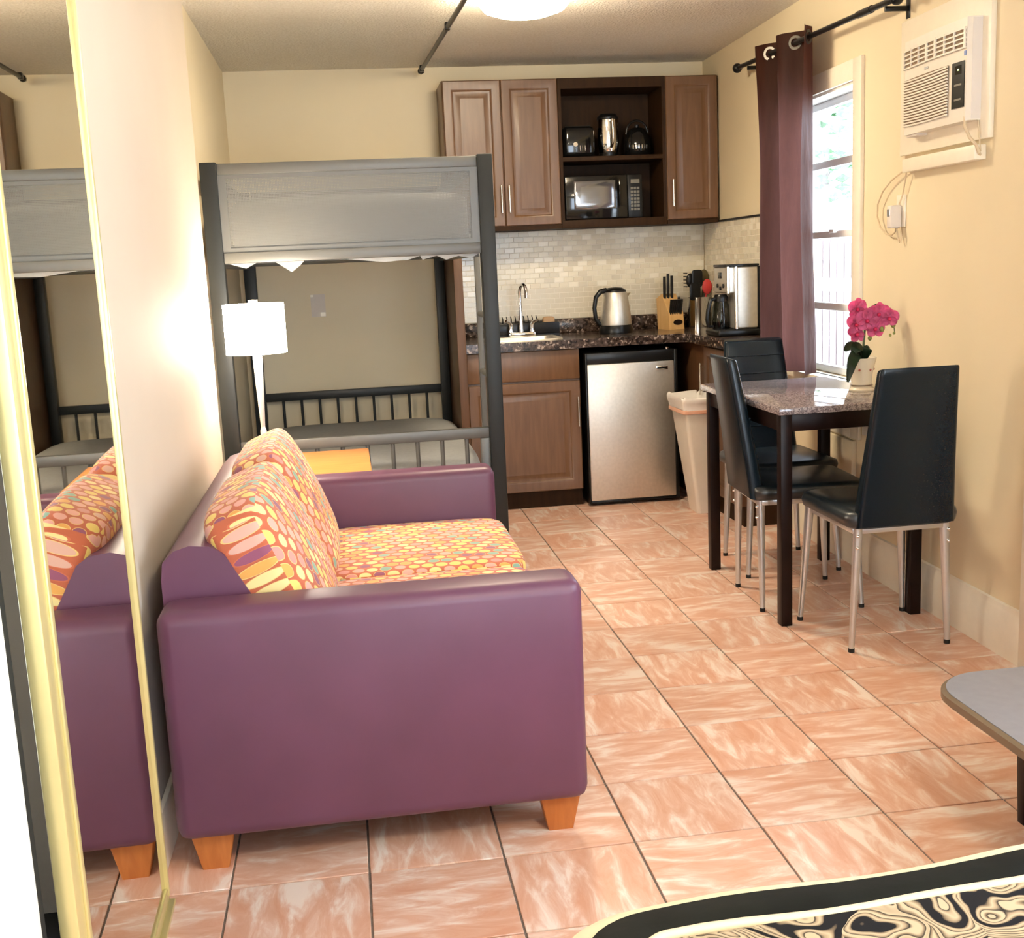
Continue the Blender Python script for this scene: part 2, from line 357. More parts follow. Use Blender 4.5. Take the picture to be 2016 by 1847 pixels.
    def build(s, name, mat, parent=None, smooth=40, uv=None):
        bmesh.ops.recalc_face_normals(s.bm, faces=s.bm.faces)
        if uv:
            L = s.bm.loops.layers.uv.new('UVMap'); s.bm.normal_update()
            for f in s.bm.faces:
                for l in f.loops: l[L].uv = uv(l.vert.co, f.normal)
        off = OFF.get(parent.name, Vector()) if parent else Vector()
        if off.length: bmesh.ops.translate(s.bm, vec=-off, verts=s.bm.verts)
        me = bpy.data.meshes.new(name); s.bm.to_mesh(me); s.bm.free()
        me.polygons.foreach_set('use_smooth', [True] * len(me.polygons)); me.set_sharp_from_angle(angle=math.radians(smooth))
        o = bpy.data.objects.new(name, me); C.objects.link(o)
        me.materials.append(MAT[mat] if isinstance(mat, str) else mat)
        if parent: o.parent = parent; OFF[o.name] = off
        return o
def tag(o, label, cat, group=None):
    o['label'] = label; o['category'] = cat
    if group: o['group'] = group
    return o
WR = -0.0256                                     # the right wall stands a little off square
def wl(v): return Vector((1.749, 0, 0)) + Matrix.Rotation(WR, 3, 'Z') @ Vector(v)
def thing(name, label, cat, base, group=None, frame=None):
    """Empty at the thing's base; children are modelled in world space (or in the right wall's frame)"""
    o = bpy.data.objects.new(name, None); C.objects.link(o); o.empty_display_size = .05
    if frame == 'wall': o.location = wl(base); o.rotation_euler = (0, 0, WR)
    else: o.location = base
    OFF[o.name] = Vector(base)
    return tag(o, label, cat, group)
def struct(o, frame=None):
    o['kind'] = 'structure'
    if frame == 'wall': o.location = (1.749, 0, 0); o.rotation_euler = (0, 0, WR)
    return o
def anchor(o):                                   # put the origin of a single-mesh thing at its base
    me = o.data; xs = [v.co for v in me.vertices]
    c = Vector(((min(v.x for v in xs) + max(v.x for v in xs)) / 2, (min(v.y for v in xs) + max(v.y for v in xs)) / 2, min(v.z for v in xs)))
    me.transform(Matrix.Translation(-c)); o.location = Vector(o.location) + Matrix.Rotation(o.rotation_euler.z, 3, 'Z') @ c
    return o
def copy_tree(o, parent=None):
    c = o.copy(); C.objects.link(c); c.parent = parent
    for ch in list(o.children): copy_tree(ch, c)
    return c
def rect(u0, u1, v0, v1, d, f): return [f(u0, v0, d), f(u1, v0, d), f(u1, v1, d), f(u0, v1, d)]
def raised_door(u0, u1, v0, v1, f, th=.02, st=.055):
    """cabinet door with a moulded frame and a raised centre panel; f maps (u, v, depth towards the room)"""
    m = M(); prof = [(0, 0), (0, th - .004), (.004, th), (st - .012, th), (st - .006, th - .003), (st, th - .010), (st + .008, th - .011), (st + .012, th - .011), (st + .034, th - .002), (st + .038, th - .002)]
    m.loft([rect(u0 + i, u1 - i, v0 + i, v1 - i, d, f) for i, d in prof]); return m
def bar_handle(parent, p0, p1, out, r=.005):
    p0, p1, out = Vector(p0), Vector(p1), Vector(out)
    m = M(); m.tube([p0 + out, p1 + out], r, 10)
    for k in (.14, .86): q = p0.lerp(p1, k); m.tube([q, q + out], r * .8, 8)
    return m.build('handle', 'nickel', parent)

# ------------------------------------------------------------------ room shell
CZ = 2.42; YB = 4.25; YF = -4.4
T = .3048
m = M(); m.box(-1.6, 2.3, YF - .1, YB + .1, -.12, -.004); fl = struct(m.build('floor', 'grout'))
tm = None; nt_ = 0
for j in range(-7, 14):
    for i in range(-3, 7):
        x0, y0 = i * T, j * T
        if x0 + T < -.85 or x0 > 1.86 + .0256 * y0 - .0: continue
        if j < -6: continue
        if tm is None:
            g = .0025; mm = M(); mm.box(-T / 2 + g, T / 2 - g, -T / 2 + g, T / 2 - g, -.008, 0, .0012, 1)
            o = mm.build('floor_tile', 'tile', fl); tm = o.data
        else:
            o = bpy.data.objects.new('floor_tile', tm); C.objects.link(o); o.parent = fl
        o.location = (x0 + T / 2, y0 + T / 2, random.uniform(-.0004, .0002))
        o.rotation_euler = (random.uniform(-.0006, .0006), random.uniform(-.0006, .0006), (PI / 2 if (i + j) % 2 else 0) + random.choice((0, PI)))
m = M(); m.box(-1.6, 2.3, YF - .1, YB + .1, CZ, CZ + .15); struct(m.build('ceiling', 'ceiling'))
m = M(); m.box(-1.6, 2.3, YB, YB + .12, -.1, CZ); struct(m.build('wall_back', 'wall'))
WY0, WY1, WZ0, WZ1 = 2.107, 2.90, .78, 1.985      # window opening in the right wall
m = M()
m.box(0, .14, YF - .2, -1.75, -.1, CZ); m.box(0, .14, -.35, WY0, -.1, CZ); m.box(0, .14, -1.75, -.35, -.1, .95); m.box(0, .14, -1.75, -.35, 2.05, CZ); m.box(0, .14, WY1, YB + .1, -.1, CZ)
m.box(0, .14, WY0, WY1, -.1, WZ0); m.box(0, .14, WY0, WY1, WZ1, CZ)
struct(m.build('wall_right', 'wall'), 'wall')
# left side: recess wall behind the bunk, then the thicker wall with a rounded end, then the mirrored closet
m = M(); m.box(-1.5, -.84, 1.9, YB + .05, -.1, CZ); struct(m.build('wall_left', 'wall'))
m = M(); m.box(-1.2, -.772, -.03, 2.06, -.1, CZ + .02, .02, 4); struct(m.build('wall_left_near', 'wall_left'))
m = M(); m.box(-1.5, -.742, YF - .1, -.872, -.1, CZ); m.box(-1.5, -1.3, -.95, 0, -.1, CZ); struct(m.build('wall_left_closet', 'white'))
m = M(); m.box(-1.29, -.80, -.95, -.02, .0, .01); m.box(-.80, -.752, -.871, -.82, 0, CZ); struct(m.build('closet_gap_shade', 'black_matte'))  # black strip and floor sheet stand in for shade in the closet gap
# front wall behind the camera with a glazed patio door
m = M(); m.box(-1.6, 0, YF - .12, YF, -.1, CZ); m.box(1.8, 2.3, YF - .12, YF, -.1, CZ); m.box(0, 1.8, YF - .12, YF, 2.1, CZ)
struct(m.build('wall_front', 'wall'))
d = struct(M().box(0, .06, YF - .1, YF - .03, 0, 2.1).box(1.74, 1.8, YF - .1, YF - .03, 0, 2.1).box(.06, 1.74, YF - .1, YF - .03, 2.04, 2.1).box(.87, .93, YF - .1, YF - .03, 0, 2.04).box(.06, 1.74, YF - .1, YF - .03, 0, .05).build('door_1', 'white'))
M().box(.06, .87, YF - .07, YF - .065, .05, 2.04).build('pane', 'glass', d); M().box(.93, 1.74, YF - .07, YF - .065, .05, 2.04).build('pane', 'glass', d)
# baseboards and trims
def wall_box(*a, bev=.003): return M().box(*a, bev)
m = M(); m.loft([[(x, y, z) for x, z in ((0, 0), (-.016, 0), (-.016, .145), (-.010, .155), (-.008, .172), (0, .176))] for y in (.80, 2.86)])
struct(m.build('baseboard_right', 'trim'), 'wall')
struct(wall_box(-.018, 0, .66, .80, 0, 2.07).build('trim_1', 'trim'), 'wall')
m = M(); m.box(-.772, -.758, -.028, 2.05, 0, .14, .004); struct(m.build('baseboard_left', 'trim'))
# window: casing, sashes, panes
win = struct(M().box(-.016, .0, WY0 - .08, WY0, WZ0 - .235, WZ1 + .08, .002).box(-.016, 0, WY1, WY1 + .08, WZ0 - .235, WZ1 + .08, .002)
    .box(-.016, 0, WY0, WY1, WZ1, WZ1 + .08, .002).box(-.016, 0, WY0, WY1, WZ0 - .235, WZ0 - .03, .002).build('window_1', 'trim'), 'wall')
M().box(-.045, .02, WY0 - .01, WY1 + .01, WZ0 - .03, WZ0, .004).build('window_stool', 'trim', win)
M().box(0, .13, WY0 - .001, WY0 + .008, WZ0, WZ1).box(0, .13, WY1 - .008, WY1, WZ0, WZ1).box(0, .13, WY0, WY1, WZ1 - .012, WZ1).build('jamb_liner', 'white', win)
def sash(z0, z1, off, mid):
    f = M(); a, b = WY0 + .008, WY1 - .008; t = .03
    f.box(off, off + .03, a, a + .018, z0, z1, .003).box(off, off + .03, b - t, b, z0, z1, .003).box(off, off + .03, a, b, z0, z0 + .032, .003).box(off, off + .03, a, b, z1 - t, z1, .003).box(off + .004, off + .026, a, b, mid - .016, mid + .016, .003)
    s_ = f.build('sash', 'grey_al', win)
    M().box(off + .012, off + .015, a + .016, b - t + .002, z0 + .03, mid - .014).build('pane', 'glass', s_)
    M().box(off + .012, off + .015, a + .016, b - t + .002, mid + .014, z1 - t + .002).build('pane', 'glass', s_)
    return s_
sash(1.375, WZ1 - .014, .085, 1.70); lo = sash(WZ0 + .002, 1.405, .05, 1.075)
M().box(.035, .052, 2.42, 2.47, 1.395, 1.412, .003).build('sash_lock', 'grey_al', win)
w2 = struct(M().box(-.016, .05, -1.83, -1.71, .87, 2.13, .002).box(-.016, .05, -.39, -.27, .87, 2.13, .002).box(-.016, .05, -1.71, -.39, 2.01, 2.13, .002).box(-.016, .05, -1.71, -.39, .87, .99, .002).box(.01, .05, -1.71, -.39, 1.48, 1.52).build('window_added', 'trim'), 'wall')  # added out of view to let cool daylight on to the foreground floor
M().box(.025, .029, -1.71, -.39, .99, 1.48).build('pane', 'glass', w2); M().box(.025, .029, -1.71, -.39, 1.52, 2.01).build('pane', 'glass', w2)
struct(M().box(-.022, 0, 2.075, 2.80, .178, .535, .004).build('trim_2', 'wall'), 'wall')

# ------------------------------------------------------------------ outside the window
y_ = M().box(2.3, 12, -3, 18, -.35, -.25); struct(y_.build('ground', 'ground'))
fe = thing('fence', 'weathered wooden plank fence outside beyond the window', 'fence', (4.6, 9.0, -.25))
for k in range(34): M().box(4.6, 4.625, 6.2 + k * .17, 6.35 + k * .17, -.25, 1.38 + .05 * random.random(), .004, 1).build('plank', 'fence', fe)
M().box(4.625, 4.68, 6.2, 12, .3, .38).box(4.625, 4.68, 6.2, 12, 1.1, 1.18).build('rail', 'fence', fe)
rl = thing('porch_railing', 'white railing outside between the window and the fence', 'railing', (3.2, 6.0, -.25))
M().box(3.2, 3.26, 3.8, 8.2, 1.03, 1.12, .005).build('rail', 'rail_white', rl); M().box(3.2, 3.26, 3.8, 8.2, .10, .16, .005).build('rail', 'rail_white', rl)
for k in range(5): M().box(3.2, 3.26, 3.9 + k * 1.05, 3.96 + k * 1.05, -.25, 1.08, .004).build('post', 'rail_white', rl)
tr = thing('tree', 'leafy green tree outside behind the fence', 'tree', (6.5, 13, -.25))
M().tube([(7.0, 14.6, -.25), (6.9, 14.4, 1.4), (6.7, 13.6, 2.6)], [.10, .08, .05]).build('trunk', 'fence', tr)
m = M()
for k in range(520):
    a, b, r = random.uniform(0, 2 * PI), random.uniform(-1, 1), random.uniform(.5, 1) * 1.3
    c = Vector((6.5 + r * math.cos(a) * math.sqrt(1 - b * b), 13 + r * math.sin(a) * math.sqrt(1 - b * b), 3.0 + b * r * .8))
    R = Matrix.Rotation(random.uniform(0, 6), 3, 'Z') @ Matrix.Rotation(random.uniform(0, 6), 3, 'X')
    m._add([c + R @ Vector(p) for p in ((-.13, 0, 0), (0, -.06, .01), (.13, 0, 0), (0, .06, .01))], [(0, 1, 2, 3)])
lf = m.build('foliage', 'foliage', tr); lf['kind'] = 'stuff'

# ------------------------------------------------------------------ mirrored closet door
md = thing('mirror_door', 'tall gold-framed mirrored closet door left of the purple sofa', 'mirror', (-.745, -.4, 0))
M().box(-.742, -.737, -.745, -.05, .05, 2.06).build('mirror_glass', 'mirror', md)
M().box(-.75, -.729, -.058, -.044, .03, 2.08, .003).build('stile', 'gold', md)
m = M(); m.box(-.75, -.722, -.815, -.742, .03, 2.08, .004); m.box(-.724, -.718, -.775, -.76, .03, 2.08, .002); m.build('stile', 'gold', md)
M().box(-.75, -.731, -.742, -.058, .028, .05, .003).build('bottom_rail', 'gold', md)
M().box(-.75, -.729, -.742, -.058, 2.06, 2.08, .003).build('top_rail', 'gold', md)
M().box(-.771, -.735, -.036, -.028, 0, CZ, .002).build('jamb_strip', 'gold', md)
M().box(-.76, -.722, -.86, -.03, 0, .012, .003).box(-.745, -.735, -.86, -.03, .012, .02).build('floor_track', 'gold', md)

# ------------------------------------------------------------------ ceiling fixtures and rods
cl = thing('ceiling_light', 'round glowing flush ceiling light near the kitchen', 'ceiling light', (.53, 2.43, CZ))
M().lathe([(0, CZ), (.165, CZ), (.17, CZ - .012), (.165, CZ - .022)], (.53, 2.43, 0)).build('base', 'white', cl)
M().lathe([(.16, CZ - .02), (.185, CZ - .035), (.186, CZ - .06), (.165, CZ - .085), (.11, CZ - .104), (.05, CZ - .111), (0, CZ - .112)], (.53, 2.43, 0)).build('diffuser', 'dome', cl)
rear_fill = thing('ceiling_light', 'added round fill light on the ceiling behind the camera', 'ceiling light', (.6, -2.2, CZ))  # unseen lamp added behind the camera to brighten the foreground
M().lathe([(0, CZ), (.165, CZ), (.165, CZ - .022)], (.6, -2.2, 0)).build('base', 'white', rear_fill)
M().lathe([(.16, CZ - .02), (.185, CZ - .035), (.186, CZ - .06), (.11, CZ - .104), (0, CZ - .112)], (.6, -2.2, 0)).build('diffuser', 'fill_dome', rear_fill)
cr = thing('ceiling_rod', 'long black curtain rod fixed below the ceiling', 'curtain rod', (.26, 3, CZ - .04))
M().tube([(.228, 4.10, CZ - .04), (.30, 2.2, CZ - .04), (.36, .2, CZ - .04)], .011, 10).build('rod', 'black', cr)
for y, x in ((4.06, .229), (2.98, .27), (1.2, .33)): M().box(x - .012, x + .012, y - .02, y + .02, CZ - .052, CZ - .02, .003).build('bracket', 'black', cr)
M().lathe([(0, -.02), (.016, -.012), (.018, 0), (.012, .014), (0, .018)], (.228, 4.11, CZ - .04), 12).build('finial', 'black', cr)

# ------------------------------------------------------------------ kitchen
fy = lambda Y: (lambda u, v, d: (u, Y - d, v))
U0, U1 = 1.525, 2.30
uc = thing('wall_cabinet', 'double-door brown wall cabinet above the sink', 'cabinet', (.63, 4.25, U0))
M().box(.318, .944, 3.95, YB - .002, U0, U1, .002).build('body', 'cab', uc)
for a, b, hx in ((.322, .631, .612), (.635, .942, .655)):
    dd = raised_door(a, b, U0 + .004, U1 - .004, fy(3.95)).build('door', 'cab', uc)
    bar_handle(dd, (hx, 3.93, 1.60), (hx, 3.93, 1.745), (0, -.028, 0))
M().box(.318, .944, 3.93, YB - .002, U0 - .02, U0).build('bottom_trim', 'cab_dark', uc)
oc = thing('open_cabinet', 'open wall cabinet with shade-darkened colour holding the microwave', 'cabinet', (1.245, 4.25, U0))
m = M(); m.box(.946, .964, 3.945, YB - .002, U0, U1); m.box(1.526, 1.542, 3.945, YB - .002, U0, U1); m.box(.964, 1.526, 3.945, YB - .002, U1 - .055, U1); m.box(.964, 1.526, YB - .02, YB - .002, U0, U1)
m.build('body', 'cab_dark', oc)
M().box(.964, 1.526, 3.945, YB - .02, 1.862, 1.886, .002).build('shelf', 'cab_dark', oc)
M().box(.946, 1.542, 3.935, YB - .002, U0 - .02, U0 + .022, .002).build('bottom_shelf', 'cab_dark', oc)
rc = thing('wall_cabinet', 'narrow single-door brown wall cabinet beside the window curtain', 'cabinet', (1.69, 4.25, U0))
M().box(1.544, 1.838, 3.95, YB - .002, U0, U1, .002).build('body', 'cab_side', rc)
dd = raised_door(1.546, 1.838, U0 + .004, U1 - .004, fy(3.95)).build('door', 'cab', rc); bar_handle(dd, (1.572, 3.93, 1.60), (1.572, 3.93, 1.745), (0, -.028, 0))
M().box(1.544, 1.838, 3.93, YB - .002, U0 - .02, U0).build('bottom_trim', 'cab_dark', rc)

# mosaic backsplash
def mosaic(name, label, base, f, u0, u1, v0, v1, frame, cap):
    r = thing(name, label, 'backsplash', base, frame=frame)
    cu, cv, g = .057, .0298, .0014
    def slab(u0, u1, v0, v1, d0, d1):
        m = M(); m.loft([rect(u0, u1, v0, v1, d0, f), rect(u0, u1, v0, v1, d1, f)]); return m
    slab(u0, u1, v0, v1, .0008, .0070).build('grout', 'mosaic_grout', r)
    cnt = 0; cache = {}; extra = M(); rows = int((v1 - v0) / cv) + 1
    for j in range(rows):
        a = v1 - (j + 1) * cv; b = v1 - j * cv
        u = u0 - (cu / 2 if j % 2 else 0)
        while u < u1 - .004:
            p, q, lo_, hi_ = max(u, u0) + g, min(u + cu, u1) - g, max(a, v0) + g, b - g
            if q - p > .006 and hi_ - lo_ > .004:
                if cnt < cap:
                    w_, h_ = q - p, hi_ - lo_; key = (round(w_, 3), round(h_, 3), random.choices(range(4), (5, 4, 1.2, 4))[0])
                    cx, cz = (p + q) / 2, (lo_ + hi_) / 2
                    if key not in cache:
                        m = M(); F = lambda x, z, d: f(x + cx, z + cz, d)
                        m.loft([rect(-w_ / 2, w_ / 2, -h_ / 2, h_ / 2, .003, F), rect(-w_ / 2, w_ / 2, -h_ / 2, h_ / 2, .0075, F), rect(-w_ / 2 + .001, w_ / 2 - .001, -h_ / 2 + .001, h_ / 2 - .001, .0085, F)])
                        o = m.build('mosaic_tile', MAT['mosaic'][key[2]], r); c0 = Vector(f(cx, cz, 0)) - Vector(base)
                        o.data.transform(Matrix.Translation(-c0)); o.location = c0; cache[key] = o.data
                    else:
                        o = bpy.data.objects.new('mosaic_tile', cache[key]); C.objects.link(o); o.parent = r; o.location = Vector(f(cx, cz, 0)) - Vector(base)
                    o.rotation_euler = (random.uniform(-.004, .004), 0, random.uniform(-.004, .004))
                    cnt += 1
                else:
                    extra.loft([rect(p, q, lo_, hi_, .003, f), rect(p, q, lo_, hi_, .008, f)])
            u += cu
    if len(extra.bm.verts):
        o = extra.build('mosaic_field', MAT['mosaic'][1], r); o['kind'] = 'stuff'
    return r
mosaic('mosaic_backsplash', 'cream mosaic tile backsplash behind the sink and kettle', (1.1, YB, .99), fy(YB), .346, 1.848, .998, 1.504, None, 300)
mosaic('mosaic_backsplash', 'cream mosaic tile backsplash on the window wall behind the coffee maker', (0, 3.5, .99), lambda u, v, d: (-d, u, v), 2.99, 4.235, .918, 1.504, 'wall', 300)
struct(M().box(-.014, 0, 2.99, 4.24, 1.504, 1.516, .002).build('trim_3', 'black'), 'wall')

# tall side panel, base cabinet, counter
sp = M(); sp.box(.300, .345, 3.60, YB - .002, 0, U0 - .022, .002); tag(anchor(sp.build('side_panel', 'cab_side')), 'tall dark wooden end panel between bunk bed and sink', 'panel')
bc = thing('base_cabinet', 'brown sink base cabinet beside the small refrigerator', 'cabinet', (.65, 3.95, 0))
m = M(); m.box(.347, .957, 3.662, YB - .002, .10, .868); m.build('body', 'cab', bc)
M().box(.347, .957, 3.69, 3.72, 0, .10).build('toe_kick', 'cab_dark', bc)
M().box(.349, .955, 3.642, 3.662, .703, .862, .004).build('drawer_front', 'cab', bc)
dd = raised_door(.349, .955, .098, .692, fy(3.662), st=.06).build('door', 'cab', bc); bar_handle(dd, (.938, 3.642, .447), (.938, 3.642, .608), (0, -.028, 0))
ct = M(); z0, z1 = .868, .914
for a in ((.345, .50, 3.615, YB - .002), (.50, .875, 3.615, 3.72), (.50, .875, 4.04, YB - .002), (.875, 1.826, 3.615, YB - .002)):
    ct.box(*a, z0, z1)
co_ = thing('countertop', 'dark speckled granite-look countertop turning the corner', 'countertop', (1.1, 3.93, .868))
ct.box(1.545, 1.812, 2.90, 3.615, z0, z1); ct.build('slab', 'counter', co_)
M().box(.345, 1.838, YB - .022, YB - .002, z1, .996, .004).build('upstand', 'counter', co_)
lc = thing('base_cabinet', 'narrow brown base cabinet under the short counter by the window', 'cabinet', (1.7, 3.3, 0))
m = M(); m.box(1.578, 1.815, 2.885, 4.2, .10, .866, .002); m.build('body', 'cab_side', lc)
M().box(1.60, 1.81, 2.885, 4.2, 0, .10).build('toe_kick', 'cab_dark', lc)
dd = raised_door(2.90, 3.37, .11, .86, lambda u, v, d: (1.578 - d, u, v)).build('door', 'cab_side', lc)
bar_handle(dd, (1.56, 3.34, .61), (1.56, 3.34, .775), (-.03, 0, 0))
# black sheet behind the fridge, standing in for the shade in the recess
struct(M().box(.957, 1.578, 4.20, 4.22, 0, .866).build('fridge_recess_shade', 'black_matte'))

# fridge
fr = thing('refrigerator', 'small stainless refrigerator with black sides under the counter', 'refrigerator', (1.23, 3.9, 0))
M().box(.985, 1.487, 3.66, 4.18, .012, .835, .006).build('body', 'black', fr)
M().box(.988, 1.468, 3.602, 3.656, .03, .775, .006).build('door', 'steel', fr)
M().box(.978, .988, 3.60, 3.66, .016, .835, .002).box(1.468, 1.487, 3.604, 3.66, .016, .835, .002).box(.988, 1.468, 3.604, 3.66, .016, .03, .002).box(.988, 1.468, 3.612, 3.66, .776, .835, .004).build('door_trim', 'black', fr)
b_ = M().box(1.366, 1.432, 3.597, 3.603, .728, .748, .002).build('badge', 'chrome', fr); b_['label'] = 'small chrome brand badge'
M().box(1.372, 1.426, 3.5955, 3.598, .734, .742, .001).build('badge_inlay', 'black', b_)
M().lathe([(0, 0), (.012, 0), (.012, .012), (0, .012)], (1.44, 3.64, .835), 10).build('hinge', 'chrome', fr)
for x in (1.01, 1.46): M().lathe([(0, 0), (.014, 0), (.014, .014), (0, .014)], (x, 3.70, 0), 10).build('foot', 'rubber', fr)

# sink and faucet
sk = thing('sink', 'small stainless sink set into the countertop', 'sink', (.69, 3.88, .80))
def rr(x0, x1, y0, y1, r, z, n=5):
    P = []
    for cx, cy_, a in ((x1 - r, y1 - r, 0), (x0 + r, y1 - r, PI / 2), (x0 + r, y0 + r, PI), (x1 - r, y0 + r, 3 * PI / 2)):
        for k in range(n + 1): P.append((cx + r * math.cos(a + k * PI / 2 / n), cy_ + r * math.sin(a + k * PI / 2 / n), z))
    return P
M().loft([rr(.485, .89, 3.70, 4.055, .05, .9145), rr(.488, .887, 3.703, 4.052, .05, .921), rr(.512, .862, 3.725, 3.985, .04, .919), rr(.522, .852, 3.735, 3.975, .04, .90), rr(.535, .84, 3.745, 3.965, .05, .79)], False, True).build('basin', 'steel', sk)
fa = thing('faucet', 'chrome gooseneck faucet with two lever handles behind sink', 'faucet', (.705, 4.02, .919))
M().box(.632, .782, 3.995, 4.05, .919, .945, .006).build('deck_plate', 'chrome', fa)
P = [(.705, 4.022, .94), (.705, 4.022, 1.10)] + [(.705 + .012 * (1 - math.cos(a)), 3.982 + .04 * math.cos(a), 1.165 + .045 * math.sin(a)) for a in [k * PI / 8 for k in range(9)]] + [(.73, 3.942, 1.135)]
M().tube(P, [.014] + [.0095] * (len(P) - 2) + [.012], 12).build('spout', 'chrome', fa)
for x, s_ in ((.645, -1), (.768, 1)):
    M().tube([(x, 4.022, .94), (x, 4.022, .985), (x + s_ * .008, 4.012, 1.0), (x + s_ * .03, 3.985, 1.012)], [.018, .013, .010, .006], 12).build('lever', 'chrome', fa)
# dish rack with prongs
dr = thing('dish_rack', 'black plastic dish rack behind the faucet', 'dish rack', (.74, 4.14, .914))
m = M(); m.box(.52, .935, 4.075, 4.205, .9145, .925); m.box(.52, .935, 4.075, 4.083, .925, .99, .003); m.box(.52, .935, 4.197, 4.205, .925, .99, .003); m.box(.52, .528, 4.083, 4.197, .925, .99, .003); m.box(.927, .935, 4.083, 4.197, .925, .99, .003)
m.build('tray', 'black', dr)
for k in range(12): M().tube([(.545 + k * .0245, 4.14, .925), (.545 + k * .0245, 4.14, 1.015), (.541 + k * .0245, 4.14, 1.03)], [.004, .0035, .002], 6).build('prong', 'black', dr)
tag(anchor(M().puff(.845, .915, 4.09, 4.14, .926, 1.018, 6, .05).build('sponge', 'sponge')), 'tan scrubbing sponge standing in the dish rack', 'sponge')

# electric kettle
ke = thing('electric_kettle', 'brushed steel electric kettle with black handle on counter', 'kettle', (1.235, 3.95, .914))
c = (1.235, 3.95, 0)
M().lathe([(0, .9145), (.094, .9145), (.096, .93), (.09, .955), (.088, .962)], c).build('base', 'black', ke)
M().lathe([(.088, .962), (.089, .968), (.084, 1.03), (.075, 1.09), (.066, 1.14), (.062, 1.145), (.0, 1.146)], c).build('body', 'steel', ke)
M().lathe([(.063, 1.143), (.06, 1.155), (.04, 1.168), (0, 1.172)], c).build('lid', 'black', ke)
M().tube([(1.185, 3.945, 1.155), (1.150, 3.942, 1.15), (1.122, 3.94, 1.12), (1.112, 3.94, 1.06), (1.118, 3.94, 1.0), (1.14, 3.942, .97), (1.165, 3.945, .965)], [.016, .015, .013, .012, .012, .013, .014], 12).build('handle', 'black', ke)
M().loft([[(1.285, 3.925, 1.09), (1.285, 3.975, 1.09), (1.30, 3.97, 1.135), (1.30, 3.93, 1.135)], [(1.312, 3.945, 1.122), (1.312, 3.955, 1.122), (1.326, 3.955, 1.140), (1.326, 3.945, 1.140)]]).build('spout', 'steel', ke)

# knife block and knives
kb = thing('knife_block', 'light wooden knife block with oval logo beside kettle', 'knife block', (1.585, 4.04, .914))
R_ = Matrix.Translation((1.585, 4.04, 0)) @ Matrix.Rotation(.25, 4, 'Z')
def kf(y, z, x): return R_ @ Vector((x, y, z))
poly = [(-.06, .9145), (.075, .9145), (.085, 1.09), (.03, 1.115), (-.05, 1.01)]
M().prism(poly, lambda p: kf(p[0], p[1], -.048), lambda p: kf(p[0], p[1], .048)).build('body', 'block', kb)
m = M(); m.lathe([(0, 0), (.03, 0), (.03, .002), (0, .002)], (0, 0, 0), 24, 1, .5, Matrix.Rotation(PI / 2, 3, 'X'))
bmesh.ops.transform(m.bm, matrix=R_ @ Matrix.Translation((.008, -.0575, .955)), verts=m.bm.verts); m.build('logo_plate', 'espresso', kb)
kn = [(-.032, .02, .155), (-.008, .02, .17), (.016, .02, .158), (.038, -.02, .085)]
for x, y, L in kn:
    z = 1.09 if y > 0 else 1.04
    o = M().tube([kf(y, z - .02, x), kf(y - .008, z + .4 * L, x - .003), kf(y - .014, z + L - .03, x - .006)], [.0085, .0095, .0085], 8).build('knife', 'black')
    tag(anchor(o), 'black-handled knife, %s in the wooden block' % {-.032: 'leftmost of the tall ones', -.008: 'tallest and middle one', .016: 'right one of the three tall', .038: 'short one at right'}[x], 'knife', 'knives in the wooden block')
for k in range(6):
    q = -.034 + k * .0135
    tag(anchor(M().tube([kf(-.040, .975, q), kf(-.062, 1.085, q)], [.0066, .0078], 8).build('steak_knife', 'black')), 'short black steak knife handle, %s in the low row on the wooden block' % ('leftmost', 'second from left', 'third from left', 'third from right', 'second from right', 'rightmost')[k], 'knife', 'steak knives in the wooden block')

# utensil crock and utensils
uk = thing('utensil_crock', 'tall polished steel utensil crock in the counter corner', 'crock', (1.765, 4.10, .914))
cc = (1.765, 4.10, 0)
M().lathe([(0, .9145), (.061, .9145), (.061, 1.085), (.063, 1.088), (.059, 1.088), (.058, .925), (0, .925)], cc).build('body', 'chrome', uk)
def uten(label, mat, dx, dy, top, head):
    u = M(); u.tube([(1.765 + dx * .3, 4.10 + dy * .3, .935), (1.765 + dx, 4.10 + dy, top - .05)], .006, 8)
    cx, cy_ = 1.765 + dx, 4.10 + dy
    head(u, cx, cy_, top)
    tag(anchor(u.build('utensil', mat)), label, 'utensil', 'utensils in the steel crock')
def spat(u, x, y, t): u.puff(x - .035, x + .03, y - .006, y + .006, t - .10, t, 5, .1, 1, 5)
def spoon(u, x, y, t): u.sphere((x, y, t - .04), .03, 1, .35, 1.5)
def ladle(u, x, y, t): u.sphere((x, y, t - .04), .04, 1, .6, .9)
def server(u, x, y, t):
    u.sphere((x, y, t - .05), .026, 1, .5, 1.6)
    for k in range(5): u.tube([(x - .02, y, t - .085 + k * .019), (x - .045, y - .012, t - .083 + k * .019)], [.004, .0025], 6)
uten('black pasta server with prongs at the left of the crock', 'black', -.045, .0, 1.235, server)
uten('broad black spatula in the middle of the crock', 'black', -.012, -.03, 1.245, spat)
uten('round black ladle at the back of the crock', 'black', .0, .03, 1.21, ladle)
uten('olive brown spoon at the right of the crock', 'olive', .042, .02, 1.24, spoon)
uten('red silicone spoon at the right front of the crock', 'red', .045, -.028, 1.185, spoon)
uten('short black turner low at the front of the crock', 'black', -.03, -.045, 1.17, spat)

